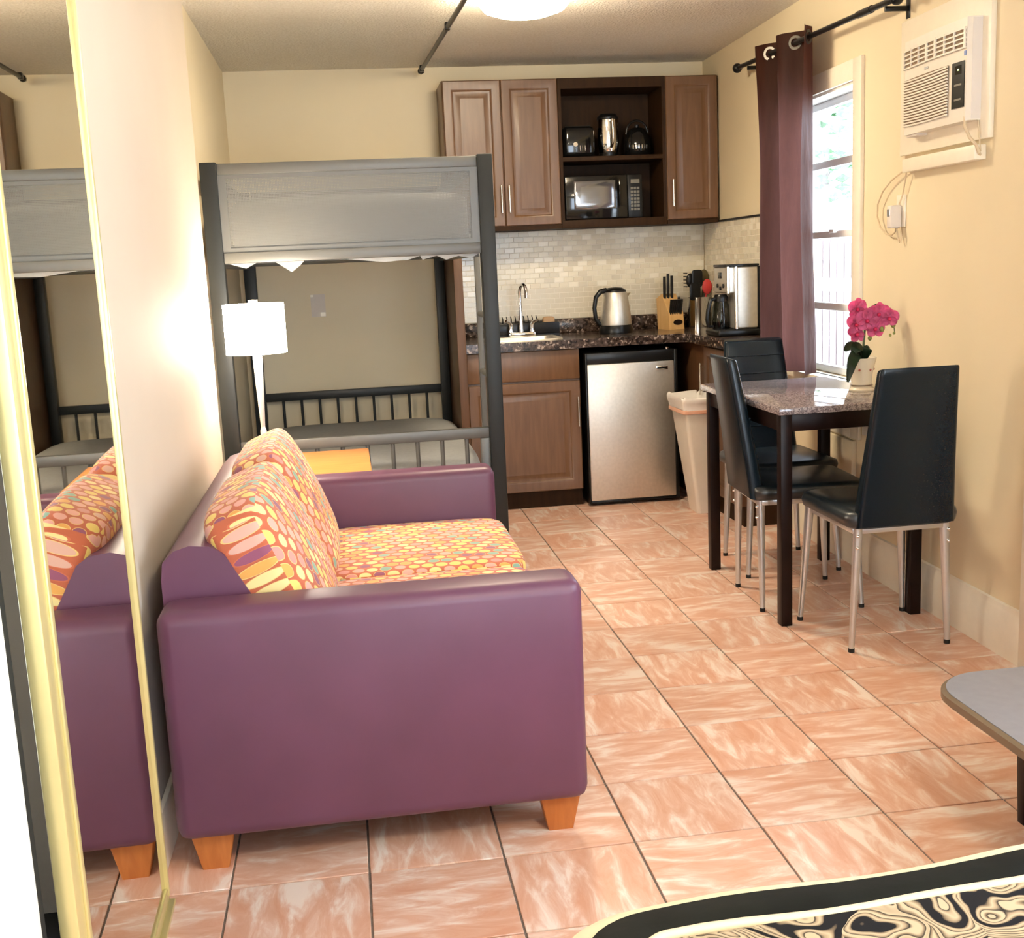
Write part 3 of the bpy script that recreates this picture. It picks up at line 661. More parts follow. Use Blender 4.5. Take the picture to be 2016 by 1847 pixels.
# coffee maker
cm = thing('coffee_maker', 'steel and black coffee maker with glass carafe by curtain', 'coffee maker', (1.71, 3.31, .914))
M().box(1.585, 1.808, 3.20, 3.42, .9145, .950, .012, 3).build('base', 'black', cm)
M().box(1.672, 1.797, 3.205, 3.40, .950, 1.262, .010, 4).build('tower', 'steel', cm)
M().box(1.630, 1.676, 3.205, 3.40, 1.130, 1.262, .008, 3).build('head', 'steel', cm)
M().box(1.628, 1.802, 3.20, 3.405, 1.262, 1.273, .004).build('lid', 'black', cm)
M().box(1.796, 1.812, 3.21, 3.41, .950, 1.262, .004).build('back_panel', 'black', cm)
for x in (1.640, 1.682): M().tube([(x, 3.206, 1.131 if x < 1.66 else .951), (x, 3.206, 1.262)], .0095, 12).build('chrome_column', 'chrome', cm)
M().box(1.626, 1.632, 3.275, 3.325, 1.205, 1.235, .001).build('display', 'black_gloss', cm)
for y, z in ((3.245, 1.168), (3.29, 1.155), (3.335, 1.168)):
    M().lathe([(0, 0), (.011, 0), (.010, .008), (0, .008)], (1.631, y, z), 12, mat=Matrix.Rotation(-PI / 2, 3, 'Y')).build('knob', 'black', cm)
cf = thing('carafe', 'dark glass coffee carafe with black handle in coffee maker', 'carafe', (1.632, 3.30, .951))
c = (1.632, 3.30, 0)
M().lathe([(0, .951), (.042, .951), (.045, .968), (.046, 1.0), (.042, 1.06), (.034, 1.088), (.034, 1.098)], c).build('glass_body', 'dark_glass', cf)
M().lathe([(0, .954), (.036, .954), (.042, .97), (.0435, .985), (0, .985)], c).build('coffee', 'black_gloss', cf)
M().lathe([(.036, 1.088), (.038, 1.108), (.03, 1.124), (0, 1.126)], c).build('lid', 'black', cf)
M().tube([(1.602, 3.29, 1.105), (1.572, 3.28, 1.098), (1.556, 3.276, 1.05), (1.549, 3.274, 1.0), (1.556, 3.28, .966), (1.588, 3.288, .964)], [.009, .011, .010, .009, .008, .006], 10).build('handle', 'black', cf)

# microwave and shelf appliances
mw = thing('microwave', 'black microwave oven with shiny window in open cabinet', 'microwave', (1.19, 4.05, 1.547))
M().box(.972, 1.408, 3.975, 4.22, 1.5475, 1.785, .005).build('body', 'black', mw)
d_ = M().box(.972, 1.322, 3.953, 3.975, 1.550, 1.783, .006).build('door', 'black_gloss', mw)
m = M(); m.loft([rect(1.020, 1.256, 1.602, 1.757, .0, fy(3.9535)), rect(1.022, 1.254, 1.604, 1.755, .003, fy(3.9535)), rect(1.03, 1.246, 1.612, 1.747, .006, fy(3.9535)), rect(1.06, 1.216, 1.64, 1.72, .0085, fy(3.9535))]); m.build('window', 'micro_win', d_, 60)
M().tube([(1.278, 3.95, 1.605), (1.278, 3.942, 1.64), (1.278, 3.942, 1.72), (1.278, 3.95, 1.755)], .006, 8).build('handle', 'black_gloss', d_)
cp = M().box(1.326, 1.408, 3.956, 3.975, 1.550, 1.783, .004).build('control_panel', 'black', mw)
M().box(1.342, 1.392, 3.953, 3.957, 1.735, 1.757, .001).build('display', 'buttons', cp)
for r_ in range(7):
    for k in range(3): M().box(1.341 + k * .018, 1.355 + k * .018, 3.953, 3.957, 1.588 + r_ * .019, 1.601 + r_ * .019, .001, 1).build('button', 'buttons', cp)
to = thing('toaster', 'black toaster at the left of the open shelf', 'toaster', (1.07, 4.08, 1.886))
M().box(.978, 1.160, 3.99, 4.16, 1.8865, 2.055, .03, 4).build('body', 'black_gloss', to)
M().box(1.0, 1.138, 4.02, 4.045, 2.053, 2.0565).box(1.0, 1.138, 4.10, 4.125, 2.053, 2.0565).build('slot', 'black_matte', to)
M().lathe([(0, 0), (.013, 0), (.012, .012), (0, .012)], (1.045, 3.992, 1.955), 14, mat=Matrix.Rotation(PI / 2, 3, 'X')).build('dial', 'chrome', to)
for k in range(3): M().box(1.07 + k * .014, 1.073 + k * .014, 3.987, 3.992, 1.92, 1.95, .001, 1).build('rib', 'nickel', to)
pc = thing('percolator', 'polished steel pitcher with black lid between toaster and dark kettle', 'pitcher', (1.247, 4.06, 1.886))
c = (1.247, 4.06, 0)
M().lathe([(0, 1.8865), (.05, 1.8865), (.052, 1.91)], c).build('base', 'black', pc)
M().lathe([(.050, 1.91), (.056, 1.93), (.060, 1.97), (.060, 2.06), (.058, 2.09)], c).build('body', 'chrome', pc)
M().lathe([(.059, 2.088), (.06, 2.10), (.045, 2.118), (0, 2.12)], c).build('lid', 'black', pc)
M().tube([(1.25, 4.002, 2.085), (1.252, 3.972, 2.08), (1.254, 3.965, 2.03), (1.253, 3.968, 1.97), (1.25, 3.99, 1.945), (1.25, 4.004, 1.94)], .009, 10).build('handle', 'nickel', pc)
tk = thing('dark_kettle', 'dark glossy kettle with arched handle right on the shelf', 'kettle', (1.415, 4.07, 1.886))
c = (1.415, 4.07, 0)
M().lathe([(0, 1.8865), (.06, 1.8865), (.072, 1.905), (.075, 1.95), (.066, 2.0), (.045, 2.035), (.02, 2.045), (0, 2.046)], c).build('body', 'black_gloss', tk)
M().lathe([(.012, 2.044), (.014, 2.058), (0, 2.062)], c, 12).build('lid_knob', 'black', tk)
M().tube([(1.415 + .062 * math.cos(a), 4.07, 2.01 + .072 * math.sin(a)) for a in [k * PI / 10 for k in range(11)]], .006, 8).build('handle', 'black', tk)
for k in range(6): a = -PI / 2 + (k - 2.5) * .22; M().box(-.002, .002, -.0765, -.073, 1.925, 1.945, mat=Matrix.Translation((1.415, 4.07, 0)) @ Matrix.Rotation(a + PI / 2, 4, 'Z')).build('gauge_mark', 'nickel', tk)

# trash bin
tb = thing('trash_bin', 'slim white plastic trash bin beside the refrigerator', 'trash bin', (1.50, 3.28, 0))
def bin_r(z, k, dz=0):
    x0, x1, y0, y1 = 1.474 - .088 * k, 1.549 + .0 * k, 3.235 - .075 * k, 3.40 + .03 * k
    return rr(x0, x1, y0, y1, .02, z)
M().loft([bin_r(.001, 0), bin_r(.30, .5), bin_r(.60, 1.0), [(p[0] * .97 + 1.5 * .03, p[1] * .97 + 3.28 * .03, .60) for p in bin_r(.6, 1)], [(p[0] * .92 + 1.5 * .08, p[1] * .92 + 3.28 * .08, .05) for p in bin_r(.05, .1)]]).build('bin', 'bin', tb)
rng = random.Random(3)
rings = []
for z, e in ((.555, .004), (.575, .006), (.595, .014), (.612, .018), (.622, .010), (.612, -.010), (.57, -.02)):
    ring = []
    for i, p in enumerate(bin_r(z, 1.0)):
        c = Vector((1.495, 3.30, z)); v = Vector(p) - c; w_ = .005 * math.sin(i * 2.3 + z * 90)
        q = c + v * (1 + (e + w_ * .5) / max(v.length, .01)); q.z = z + .006 * math.sin(i * 1.7); ring.append(tuple(q))
    rings.append(ring)
M().loft(rings, False, False).build('bin_bag', 'bag', tb, 60)
M().loft([[(1.495 + (p[0] - 1.495) * k, 3.30 + (p[1] - 3.30) * k, z) for p in bin_r(.56, 1.0)] for z, k in ((.535, 1.02), (.538, 1.05), (.552, 1.05), (.556, 1.02))], False, False).build('drawstring', 'red_tie', tb)

# ------------------------------------------------------------------ bunk bed
FX0, FX1, FY = -.800, .362, 2.40
bb = thing('bunk_bed', 'grey metal bunk bed with mesh end panel and ladder', 'bunk bed', (-.22, 3.3, 0))
for x0, x1, y0, y1, n_ in ((-.800, -.735, 2.365, 2.43, 0), (.301, .362, 2.365, 2.43, 0), (-.806, -.742, 4.11, 4.17, 0), (.245, .296, 4.11, 4.17, 0)):
    M().box(x0, x1, y0, y1, 0, 1.77, .004).build('post', 'gun', bb)
M().box(-.735, .301, 2.38, 2.415, 1.722, 1.765, .004).build('top_rail', 'bedgrey', bb)
M().box(-.735, .301, 2.375, 2.42, 1.375, 1.418, .004).build('bottom_rail', 'bedgrey', bb)
M().box(-.735, .301, 2.392, 2.396, 1.418, 1.722).build('mesh_panel', 'mesh', bb)
fp = M().box(-.735, -.705, 2.385, 2.39, 1.418, 1.722).box(.268, .301, 2.385, 2.39, 1.418, 1.722).box(-.705, .268, 2.385, 2.39, 1.418, 1.436).box(-.705, .268, 2.385, 2.39, 1.706, 1.722).build('panel_border', 'bedgrey', bb)
M().box(-.735, .245, 4.125, 4.155, 1.72, 1.765, .003).box(-.735, .245, 4.125, 4.155, 1.375, 1.418, .003).build('rear_panel_rail', 'gun', bb)
for x in (-.795, .272):
    for z in (1.36, 1.70): M().box(x, x + .025, 2.43, 4.11, z, z + .05, .003).build('side_rail', 'bedgrey', bb)
    M().box(x, x + .025, 2.43, 4.11, .24, .30, .003).build('side_rail', 'gun', bb)
M().box(-.77, .275, 2.43, 4.11, 1.372, 1.40).build('slat_base', 'gun', bb); M().box(-.77, .275, 2.43, 4.11, .25, .29).build('slat_base', 'gun', bb)
M().box(-.735, .301, 2.385, 2.415, .603, .648, .004).build('front_rail', 'bedgrey', bb)
M().box(.262, .301, 2.385, 2.415, .25, .603, .003).build('end_upright', 'bedgrey', bb)
M().box(-.735, .301, 2.385, 2.415, .25, .29, .003).build('front_low_rail', 'bedgrey', bb)
for k in range(9): M().tube([(-.634 + k * .1045, 2.40, .29), (-.634 + k * .1045, 2.40, .61)], .0095, 10).build('spindle', 'bedgrey', bb)
M().box(-.742, .245, 4.125, 4.155, .622, .668, .004).build('rear_rail', 'gun', bb)
M().box(-.742, .245, 4.125, 4.155, .25, .29, .003).build('rear_low_rail', 'gun', bb)
for k in range(9): M().tube([(-.648 + k * .101, 4.14, .29), (-.648 + k * .101, 4.14, .63)], .008, 10).build('spindle', 'gun', bb)
M().box(.312, .337, 2.74, 2.765, .01, 1.37, .004).build('ladder_rail', 'bedgrey', bb)
for z in (.30, .585, .855, 1.112): M().tube([(.326, 2.755, z), (.326, 2.42, z)], .013, 10).build('rung', 'bedgrey', bb)
mu = thing('mattress', 'grey mattress on the upper bunk behind the mesh', 'mattress', (-.22, 3.27, 1.40))
M().puff(-.725, .29, 2.44, 4.105, 1.402, 1.645, 8, .03).build('body', 'mattress_grey', mu, 60)
sh = M(); prof = [(-.735, .0), (-.70, .012), (-.655, .026), (-.61, .004), (-.54, .003), (-.50, .03), (-.475, .048), (-.44, .024), (-.42, .004), (-.25, .006), (-.20, .012), (-.1, .024), (0, .02), (.05, .006), (.06, .022), (.12, .008), (.16, .026), (.21, .012), (.26, .024), (.30, .004)]
pts = [(x, 2.422 + .006 * math.sin(i * 2.1), 1.395) for i, (x, d_) in enumerate(prof)]
a = [sh.bm.verts.new(p) for p in pts]; b = [sh.bm.verts.new((x, 2.420 + .01 * math.sin(i * 1.3), 1.380 - d_)) for i, (x, d_) in enumerate(prof)]
for i in range(len(a) - 1): sh.bm.faces.new((a[i], a[i + 1], b[i + 1], b[i]))
bmesh.ops.solidify(sh.bm, geom=sh.bm.faces[:], thickness=.003)
sh.build('hanging_sheet', 'sheet', mu)
ml = thing('mattress', 'dark grey mattress on the lower bunk', 'mattress', (-.22, 3.27, .29))
M().puff(-.725, .29, 2.44, 4.105, .292, .50, 8, .03).build('body', 'mattress_grey', ml, 60)

# small taped paper on the back wall
pp = thing('wall_note', 'small pale paper taped to wall inside lower bunk', 'paper', (-.418, YB, 1.08))
M().box(-.459, -.378, YB - .003, YB - .0005, 1.078, 1.204).build('paper', 'paper', pp)
M().box(-.458, -.442, YB - .0045, YB - .003, 1.190, 1.203).build('tape', 'tape', pp); M().box(-.408, -.38, YB - .0045, YB - .003, 1.080, 1.102).build('tape', 'tape', pp)

# ------------------------------------------------------------------ end table and lamp
et = thing('end_table', 'orange-topped wooden end table between sofa and bunk bed', 'table', (-.47, 2.06, 0))
M().box(-.735, -.214, 1.765, 2.34, .57, .60, .005).build('tabletop', 'table_orange', et)
M().box(-.71, -.24, 1.79, 2.315, .50, .57, .003).build('apron', 'orange_wood', et)
for x in (-.70, -.275):
    for y in (1.80, 2.265): M().box(x, x + .04, y, y + .04, 0, .50, .003).build('leg', 'orange_wood', et)
lp = thing('table_lamp', 'lit white drum-shade lamp on the orange end table', 'lamp', (-.608, 2.0, .60))
c = (-.608, 2.0, 0)
M().lathe([(0, .6005), (.075, .6005), (.077, .612), (.02, .625), (.012, .66), (.012, .745), (.008, .76)], c).build('base', 'lampmetal', lp)
M().lathe([(.008, .758), (.010, .80), (.015, .93), (.018, 1.05), (.012, 1.06), (0, 1.06)], c, 20).build('pole', 'lampmetal', lp)
M().lathe([(.112, 1.038), (.1125, 1.038), (.1125, 1.222), (.112, 1.222), (.1105, 1.13), (.112, 1.038)], c, 40).build('shade', 'shade', lp)
m = M()
for k in range(3): a = k * 2 * PI / 3; m.tube([(-.608, 2.0, 1.21), (-.608 + .111 * math.cos(a), 2 + .111 * math.sin(a), 1.21)], .0025, 6)
m.tube([(-.608, 2, 1.05), (-.608, 2, 1.225)], .005, 8); m.lathe([(0, 1.224), (.017, 1.224), (.017, 1.236), (0, 1.238)], c, 14); m.build('harp', 'white', lp)
M().sphere((-.608, 2.0, 1.125), .028).build('bulb', 'shade', lp)

# ------------------------------------------------------------------ sofa
so = thing('sofa', 'purple leather loveseat on orange wooden feet beside the mirror', 'sofa', (-.25, .87, 0))
def arm(y0, y1):
    m = M(); m.box(-.722, .213, y0, y1, .092, .622, .032, 5); return m.build('arm', 'purple', so)
arm(.045, .185); arm(1.555, 1.692)
m = M(); m.loft([[(x, y, z) for x, z in ((-.722, .12), (-.722, .66), (-.716, .70), (-.69, .725), (-.655, .735), (-.61, .73), (-.58, .71), (-.52, .60), (-.43, .40), (-.40, .12))] for y in (.186, .20, 1.54, 1.554)])
m.build('backrest', 'purple', so, 50)
M().box(-.50, .195, .18, 1.56, .12, .335, .02, 3).build('seat_base', 'purple', so)
for x0, x1 in ((-.70, -.60), (.10, .20)):
    for y0, y1 in ((.085, .165), (1.58, 1.66)):
        M().loft([rr(x0 + (.02 if z == 0 else 0), x1 - (.02 if z == 0 else 0), y0 + (.012 if z == 0 else 0), y1, .004, z, 2) for z in (.0, .10)]).build('leg', 'orange_wood', so)
K = 27.0
def uv_seat(co, n):
    if abs(n.x) > .8: return (co.y * K, co.z * K)
    if abs(n.y) > .8: return (co.x * K, co.z * K)
    return (co.y * K * 1.05, co.x * K * .9)
def uv_back(co, n):
    co = R3i @ co; n = R3i.to_3x3() @ n
    if abs(n.y) > .75: return (co.x * 8 + .3, co.z * 34)
    if abs(n.z) > .75: return (co.y * K, co.x * K)
    return (co.y * K * .95, co.z * K * .85 + co.x * 9)
for y0, y1, lab in ((.188, .868, 'near'), (.872, 1.552, 'far')):
    sc_ = M().puff(-.40, .222, y0, y1, .337, .455, 9, .10, 2, 11).build('seat_cushion', 'dots', None, 60, uv_seat); tag(anchor(sc_), 'dotted orange seat cushion at the %s end of the purple sofa' % lab, 'cushion', 'dotted sofa cushions')
    R3 = Matrix.Translation((-.335, 0, .455)) @ Matrix.Rotation(-.40, 4, 'Y') @ Matrix.Translation((.335, 0, -.455)); R3i = R3.inverted()
    bc_ = M().puff(-.50, -.335, y0, y1, .43, .875, 6, .28, 0, 11, R3).build('back_cushion', 'dots', None, 60, uv_back); tag(anchor(bc_), 'dotted orange back cushion leaning at the %s end of the purple sofa' % lab, 'cushion', 'dotted sofa cushions')

# ------------------------------------------------------------------ dining table, chairs, orchid
dt = thing('dining_table', 'small dining table with glossy granite top and dark legs', 'table', (1.47, 1.79, 0))
M().box(1.192, 1.745, 1.375, 2.27, .765, .79, .004).build('tabletop', 'table_granite', dt)
M().box(1.205, 1.735, 1.385, 2.215, .705, .765, .003).build('apron', 'espresso', dt)
for x in (1.200, 1.690):
    for y in (1.38, 2.175): M().box(x, x + .042, y, y + .042, 0, .765, .003).build('leg', 'espresso', dt)
# one chair, modelled facing +Y with its rear feet on y = 0
ch = thing('dining_chair', 'black leatherette dining chair at the near end of the table, back towards us', 'chair', (0, 0, 0), 'dining chairs around the granite table')
s_ = M(); s_.loft([rr(-.178 - e, .178 + e, -.03, .385 + e * .5, .045, z) for z, e in ((.425, .0), (.432, .014), (.455, .020), (.472, .014), (.480, -.006))]); s_.build('seat', 'seat_leather', ch, 60)
def back_ring(t):
    z = .425 + t * .524; wd = .168 - .036 * t; y = -.012 - .085 * t ** 1.15; d = .030 - .010 * t
    return [(p[0], y + p[1] * 1.0, z - p[1] * .25) for p in rr(-wd, wd, -d, d, .015, 0, 3)]
m = M(); m.loft([back_ring(t) for t in (0, .05, .12, .25, .4, .55, .7, .85, .95, .985)] + [[(p[0] * .985, p[1] * .9 + -.0960 * .1, p[2] + .006) for p in back_ring(.985)]])
m.build('backrest', 'leather', ch, 60)
for k in range(5):
    t = .30 + k * .145; z = .425 + t * .524; wd = .160 - .036 * t; y = -.012 - .085 * t ** 1.15 + .030 - .010 * t
    M().tube([(-wd, y, z - .006), (wd, y, z - .006)], .0035, 6).build('stitch_channel', 'leather', ch)
for x, y, tx, ty in ((-.170, 0, -.150, .0), (.170, 0, .150, .0), (-.197, .37, -.172, .345), (.197, .37, .172, .345)):
    lg = M().tube([(tx, ty, .435), (tx + (x - tx) * .1, ty + (y - ty) * .1, .39), (x, y, .012)], [.016, .016, .0095], 14).build('leg', 'silver', ch)
    M().lathe([(0, 0), (.0105, 0), (.0105, .014), (0, .014)], (x, y, 0), 12).build('foot_cap', 'rubber', lg)
m = M()
for x in (-.158, .158): m.box(x - .012, x + .012, .0, .345, .405, .428, .003)
m.box(-.165, .165, .33, .355, .405, .428, .003); m.box(-.155, .155, -.012, .012, .405, .428, .003); m.build('seat_frame', 'silver', ch)
for x in (-.162, .162):
    for z in (.36, .40): M().sphere((x * .98, -.016, z), .006, n=8).build('bolt', 'chrome', ch)
ch.location = (1.490, 1.065, 0)
c2 = copy_tree(ch); c2.location = (1.212, 1.740, 0); c2.rotation_euler = (0, 0, math.radians(-94)); c2['label'] = 'black dining chair tucked sideways under the left long side of the table'
c3 = copy_tree(ch); c3.location = (1.505, 2.39, 0); c3.rotation_euler = (0, 0, PI); c3['label'] = 'black dining chair at the far end of the table with ribbed back facing us'

orch = thing('potted_orchid', 'pink artificial orchid in a cream pot on the granite table', 'plant', (1.655, 1.72, .79))
c = (1.655, 1.72, 0)
M().lathe([(0, .7905), (.046, .7905), (.047, .796), (.040, .802), (.036, .812), (.040, .86), (.050, .90), (.054, .916), (.051, .916), (.046, .90), (.0, .898)], c, 40).build('pot', 'pot', orch)
M().lathe([(0, .908), (.03, .906), (.049, .902)], c, 20).build('moss', 'soil', orch)
M().lathe([(.037, .8105), (.0405, .8105), (.0405, .815), (.037, .815)], c, 30).build('pot_band', 'edge_brown', orch)
for a in (-2.2, -1.2, -.3): M().sphere((1.655 + .0435 * math.cos(a), 1.72 + .0435 * math.sin(a), .872), .0045, n=8).build('pot_motif', 'flowerprint', orch)
M().tube([(1.66, 1.72, .90), (1.662, 1.72, .97), (1.665, 1.715, 1.05), (1.675, 1.71, 1.10), (1.70, 1.70, 1.115), (1.735, 1.69, 1.09), (1.765, 1.685, 1.03), (1.768, 1.684, 1.0)], [.005, .0045, .004, .0035, .003, .0025, .002, .0015], 8).build('stem', 'stem', orch)
def leaf(p0, p1, p2, wd, name='leaf', mat='leaf', nrm=Vector((0, -.6, .8))):
    m = M(); L = 9; rows = []
    p0, p1, p2 = Vector(p0), Vector(p1), Vector(p2)
    for i in range(L + 1):
        t = i / L; p = p0 * (1 - t) ** 2 + p1 * 2 * t * (1 - t) + p2 * t * t; d = ((p1 - p0) * (1 - t) + (p2 - p1) * t).normalized()
        s = d.cross(nrm).normalized(); k = wd * max(.12, math.sin(PI * min(1, t * .86 + .10)) ** .7); u = s.cross(d).normalized()
        rows.append([p - s * k + u * k * .25, p - u * .001, p + s * k + u * k * .25])
    R = [[m.bm.verts.new(q) for q in r] for r in rows]
    for a, b in zip(R, R[1:]):
        for j in range(2): m.bm.faces.new((a[j], a[j + 1], b[j + 1], b[j]))
    bmesh.ops.solidify(m.bm, geom=m.bm.faces[:], thickness=.0015)
    return m.build(name, mat, orch, 60)
leaf((1.655, 1.715, .905), (1.60, 1.66, .985), (1.565, 1.645, .835), .022)
leaf((1.655, 1.71, .91), (1.625, 1.68, .99), (1.605, 1.69, .935), .028)
leaf((1.655, 1.725, .91), (1.64, 1.74, .985), (1.582, 1.71, .945), .026)
leaf((1.66, 1.71, .91), (1.668, 1.68, .975), (1.672, 1.70, .94), .018)
def flower(cx, cy_, cz, r, tilt, turn):
    R = Matrix.Translation((cx, cy_, cz)) @ Matrix.Rotation(turn, 4, 'Z') @ Matrix.Rotation(tilt, 4, 'X')
    def petal(ang, ln, wd):
        m = M(); A = Matrix.Rotation(ang, 4, 'Y'); ring = []
        ctr = m.bm.verts.new((R @ A @ Vector((0, -.002, 0))))
        outer = []
        for k in range(13):
            th = -PI * .5 + PI * 2 * k / 13
            q = Vector((wd * math.cos(th), -.004 - .010 * (math.cos(th) ** 2), ln * .5 + ln * .52 * math.sin(th)))
            outer.append(m.bm.verts.new(R @ A @ q))
        mid = m.bm.verts.new(R @ A @ Vector((0, .004, ln * .55)))
        for k in range(13): m.bm.faces.new((mid, outer[k], outer[(k + 1) % 13]))
        m.bm.verts.remove(ctr)
        bmesh.ops.solidify(m.bm, geom=m.bm.faces[:], thickness=.0012)
        return m
    f = petal(0, r, r * .42).build('flower', 'petal', orch, 80); f.name = 'flower'
    for ang, ln, wd in ((1.15, r, r * .62), (-1.15, r, r * .62), (2.4, r * .95, r * .46), (-2.4, r * .95, r * .46)): petal(ang, ln, wd).build('petal', 'petal', f, 80)
    lip = M(); q = R @ Vector((0, -.012, -.004)); lip.sphere(q, .0075, n=10); lip.build('lip', 'petal_deep', f)
for a in ((1.622, 1.70, 1.105, .040, .2, .1), (1.612, 1.695, 1.045, .042, -.1, .3), (1.655, 1.685, 1.06, .045, .1, -.1), (1.700, 1.68, 1.085, .042, .3, -.2), (1.742, 1.675, 1.065, .036, .1, -.5), (1.618, 1.70, 1.005, .036, -.4, .2), (1.690, 1.69, 1.025, .038, -.2, -.2)): flower(*a)
for x, y, z, r in ((1.712, 1.675, 1.022, .009), (1.758, 1.678, 1.035, .009), (1.764, 1.682, 1.005, .005), (1.748, 1.68, .998, .005), (1.672, 1.69, .99, .008)): M().sphere((x, y, z), r, sz=1.2, n=10).build('bud', 'bud', orch)

# ------------------------------------------------------------------ curtain, rod, air conditioner on the right wall
rd = thing('curtain_rod', 'black curtain rod above the window on brackets', 'curtain rod', (-.085, 2.5, 2.21), frame='wall')
rz = lambda y: 2.178 + (y - 1.63) * .034
M().tube([(-.085, 1.60, rz(1.6)), (-.085, 3.32, rz(3.32))], .011, 12).build('rod', 'black', rd)
M().tube([(-.085, 1.78, rz(1.78)), (-.085, 1.90, rz(1.9))], .014, 12).build('collar', 'black', rd)
M().sphere((-.085, 3.35, rz(3.35)), .024).build('finial', 'black', rd); M().sphere((-.085, 1.575, rz(1.575)), .024).build('finial', 'black', rd)
for y in (1.66, 3.18): M().box(-.09, 0, y - .006, y + .006, rz(y) - .03, rz(y) - .012, .002).box(-.004, 0, y - .014, y + .014, rz(y) - .055, rz(y) + .03, .001).build('bracket', 'black', rd)
cu = thing('curtain', 'brown grommet curtain gathered at the left of window', 'curtain', (-.085, 2.65, .79), frame='wall')
m = M(); n = 72; rows = 26; V = []
def cpath(t, z):
    s = (z - .79) / 1.5; y = 2.335 + (.625 - .075 * (1 - min(1, s))) * t
    off = .085 + .055 * math.cos(t * 2 * PI * 2.0 + .35) * (.85 + .15 * math.sin(3 * s + t * 9)) + .004 * math.sin(t * 40 + z * 5)
    return (-off, 2.65 + (y - 2.65) * (1.0 - .03 * math.sin(s * 3)) - .02 * (1 - s) * 0, z)
for j in range(rows + 1):
    z = .79 + (rz(2.65) + .045 - .79) * j / rows
    V.append([m.bm.verts.new((cpath(i / n, z)[0], cpath(i / n, z)[1], z + (cpath(i / n, z)[1] - 2.65) * .034 * (j / rows))) for i in range(n + 1)])
for j in range(rows):
    for i in range(n): m.bm.faces.new((V[j][i], V[j][i + 1], V[j + 1][i + 1], V[j + 1][i]))
bmesh.ops.solidify(m.bm, geom=m.bm.faces[:], thickness=.003)
m.build('fabric', 'curtain', cu, 70)
for t in (.125 - .028, .375 - .028, .625 - .028, .875 - .028):
    y = 2.335 + .625 * t; e1 = Vector(cpath(t + .01, 2.2)); e0 = Vector(cpath(t - .01, 2.2)); d = (e1 - e0); ang = math.atan2(d.x, d.y)
    g = M(); g.lathe([(.019, -.004), (.030, -.004), (.030, .004), (.019, .004), (.019, -.004)], (0, 0, 0), 20, mat=Matrix.Rotation(PI / 2, 3, 'Y'))
    bmesh.ops.transform(g.bm, matrix=Matrix.Translation((cpath(t, 2.2)[0], y, rz(y))) @ Matrix.Rotation(-ang, 4, 'Z'), verts=g.bm.verts)
    g.build('grommet', 'grommet', cu)

AY0, AY1 = 1.115, 1.565
ac = thing('air_conditioner', 'white wall air conditioner with louvred front', 'air conditioner', (0, 1.34, 1.69), frame='wall')
M().box(-.018, 0, 1.064, 1.678, 1.648, 2.112, .002).build('mounting_board', 'ac_panel', ac)
D = .062
m = M(); m.loft([[(-x, y, z) for x, y, z in ((.0, AY0, z), (D - .012, AY0, z), (D, AY0 + .012, z), (D + .008, (AY0 + AY1) / 2, z), (D, AY1 - .012, z), (D - .012, AY1, z), (0, AY1, z))] for z in (1.708, 1.716, 2.0, 2.022)])
m.build('case', 'ac', ac, 30)
M().box(-.05, -.016, AY0 - .001, AY0 + .002, 1.712, 2.018).build('case_side', 'ac_side', ac)
fx = lambda y: D + .008 * (1 - ((y - (AY0 + AY1) / 2) / .21) ** 2) + .0005
def front_strip(y0, y1, z0, z1, d0, d1, n=10, sag=0.0):
    m = M(); R = []
    for i in range(n + 1):
        y = y0 + (y1 - y0) * i / n; s = -sag * (1 - (2 * i / n - 1) ** 2)
        R.append([(-fx(y) - d0, y, z0 + s), (-fx(y) - d1, y, z0 + s), (-fx(y) - d1, y, z1 + s), (-fx(y) - d0, y, z1 + s)])
    m.loft(R); return m
front_strip(AY0 + .015, AY1 - .012, 1.930, 1.992, 0, .0015).build('outlet_recess', 'ac_dark', ac)
for k in range(5): front_strip(AY0 + .013, AY1 - .01, 1.929 + k * .0145, 1.934 + k * .0145, .001, .006).build('outlet_louvre', 'ac', ac)
for k in range(8):
    y = AY0 + .018 + k * (AY1 - AY0 - .034) / 7; wd = .006 if k in (3, 4) else .003
    front_strip(y - wd, y + wd, 1.929, 1.993, .001, .007, 1).build('outlet_vane', 'ac', ac)
front_strip(1.232, AY1 - .012, 1.738, 1.893, 0, .0012).build('grille_recess', 'ac_dark', ac)
for k in range(17): front_strip(1.230, AY1 - .01, 1.7375 + k * .0093, 1.7425 + k * .0093, .001, .006, 10, .004).build('grille_louvre', 'ac', ac)
cpn = front_strip(1.135, 1.205, 1.752, 1.893, 0, .002).build('control_panel', 'black', ac)
front_strip(1.15, 1.185, 1.855, 1.882, .002, .0028, 3).build('display', 'black_gloss', cpn); front_strip(1.164, 1.171, 1.866, 1.872, .0026, .0034, 2).build('indicator', 'led', cpn)
front_strip(1.15, 1.19, 1.82, 1.826, .002, .0026, 3).build('button_row', 'buttons', cpn); front_strip(1.15, 1.19, 1.775, 1.781, .002, .0026, 3).build('button_row', 'buttons', cpn)
front_strip(1.365, 1.39, 1.9065, 1.9135, 0, .002, 4).build('badge', 'silver', ac)
front_strip(1.128, 1.140, 1.908, 1.922, 0, .001, 2).build('sticker', 'blue_label', ac)
M().box(-D + .004, -.018, AY1 - .10, AY1 - .02, 1.700, 1.710, .003).build('drip_edge', 'ac_side', ac)
M().box(-.04, 0, 1.105, 1.612, 1.585, 1.632, .003).build('cord_channel', 'ac_panel', ac)
M().tube([(-.058, 1.135, 1.722), (-.060, 1.132, 1.69), (-.052, 1.115, 1.655), (-.036, 1.10, 1.628), (-.028, 1.098, 1.605), (-.02, 1.108, 1.60)], .005, 8).build('power_cord', 'cord', ac)
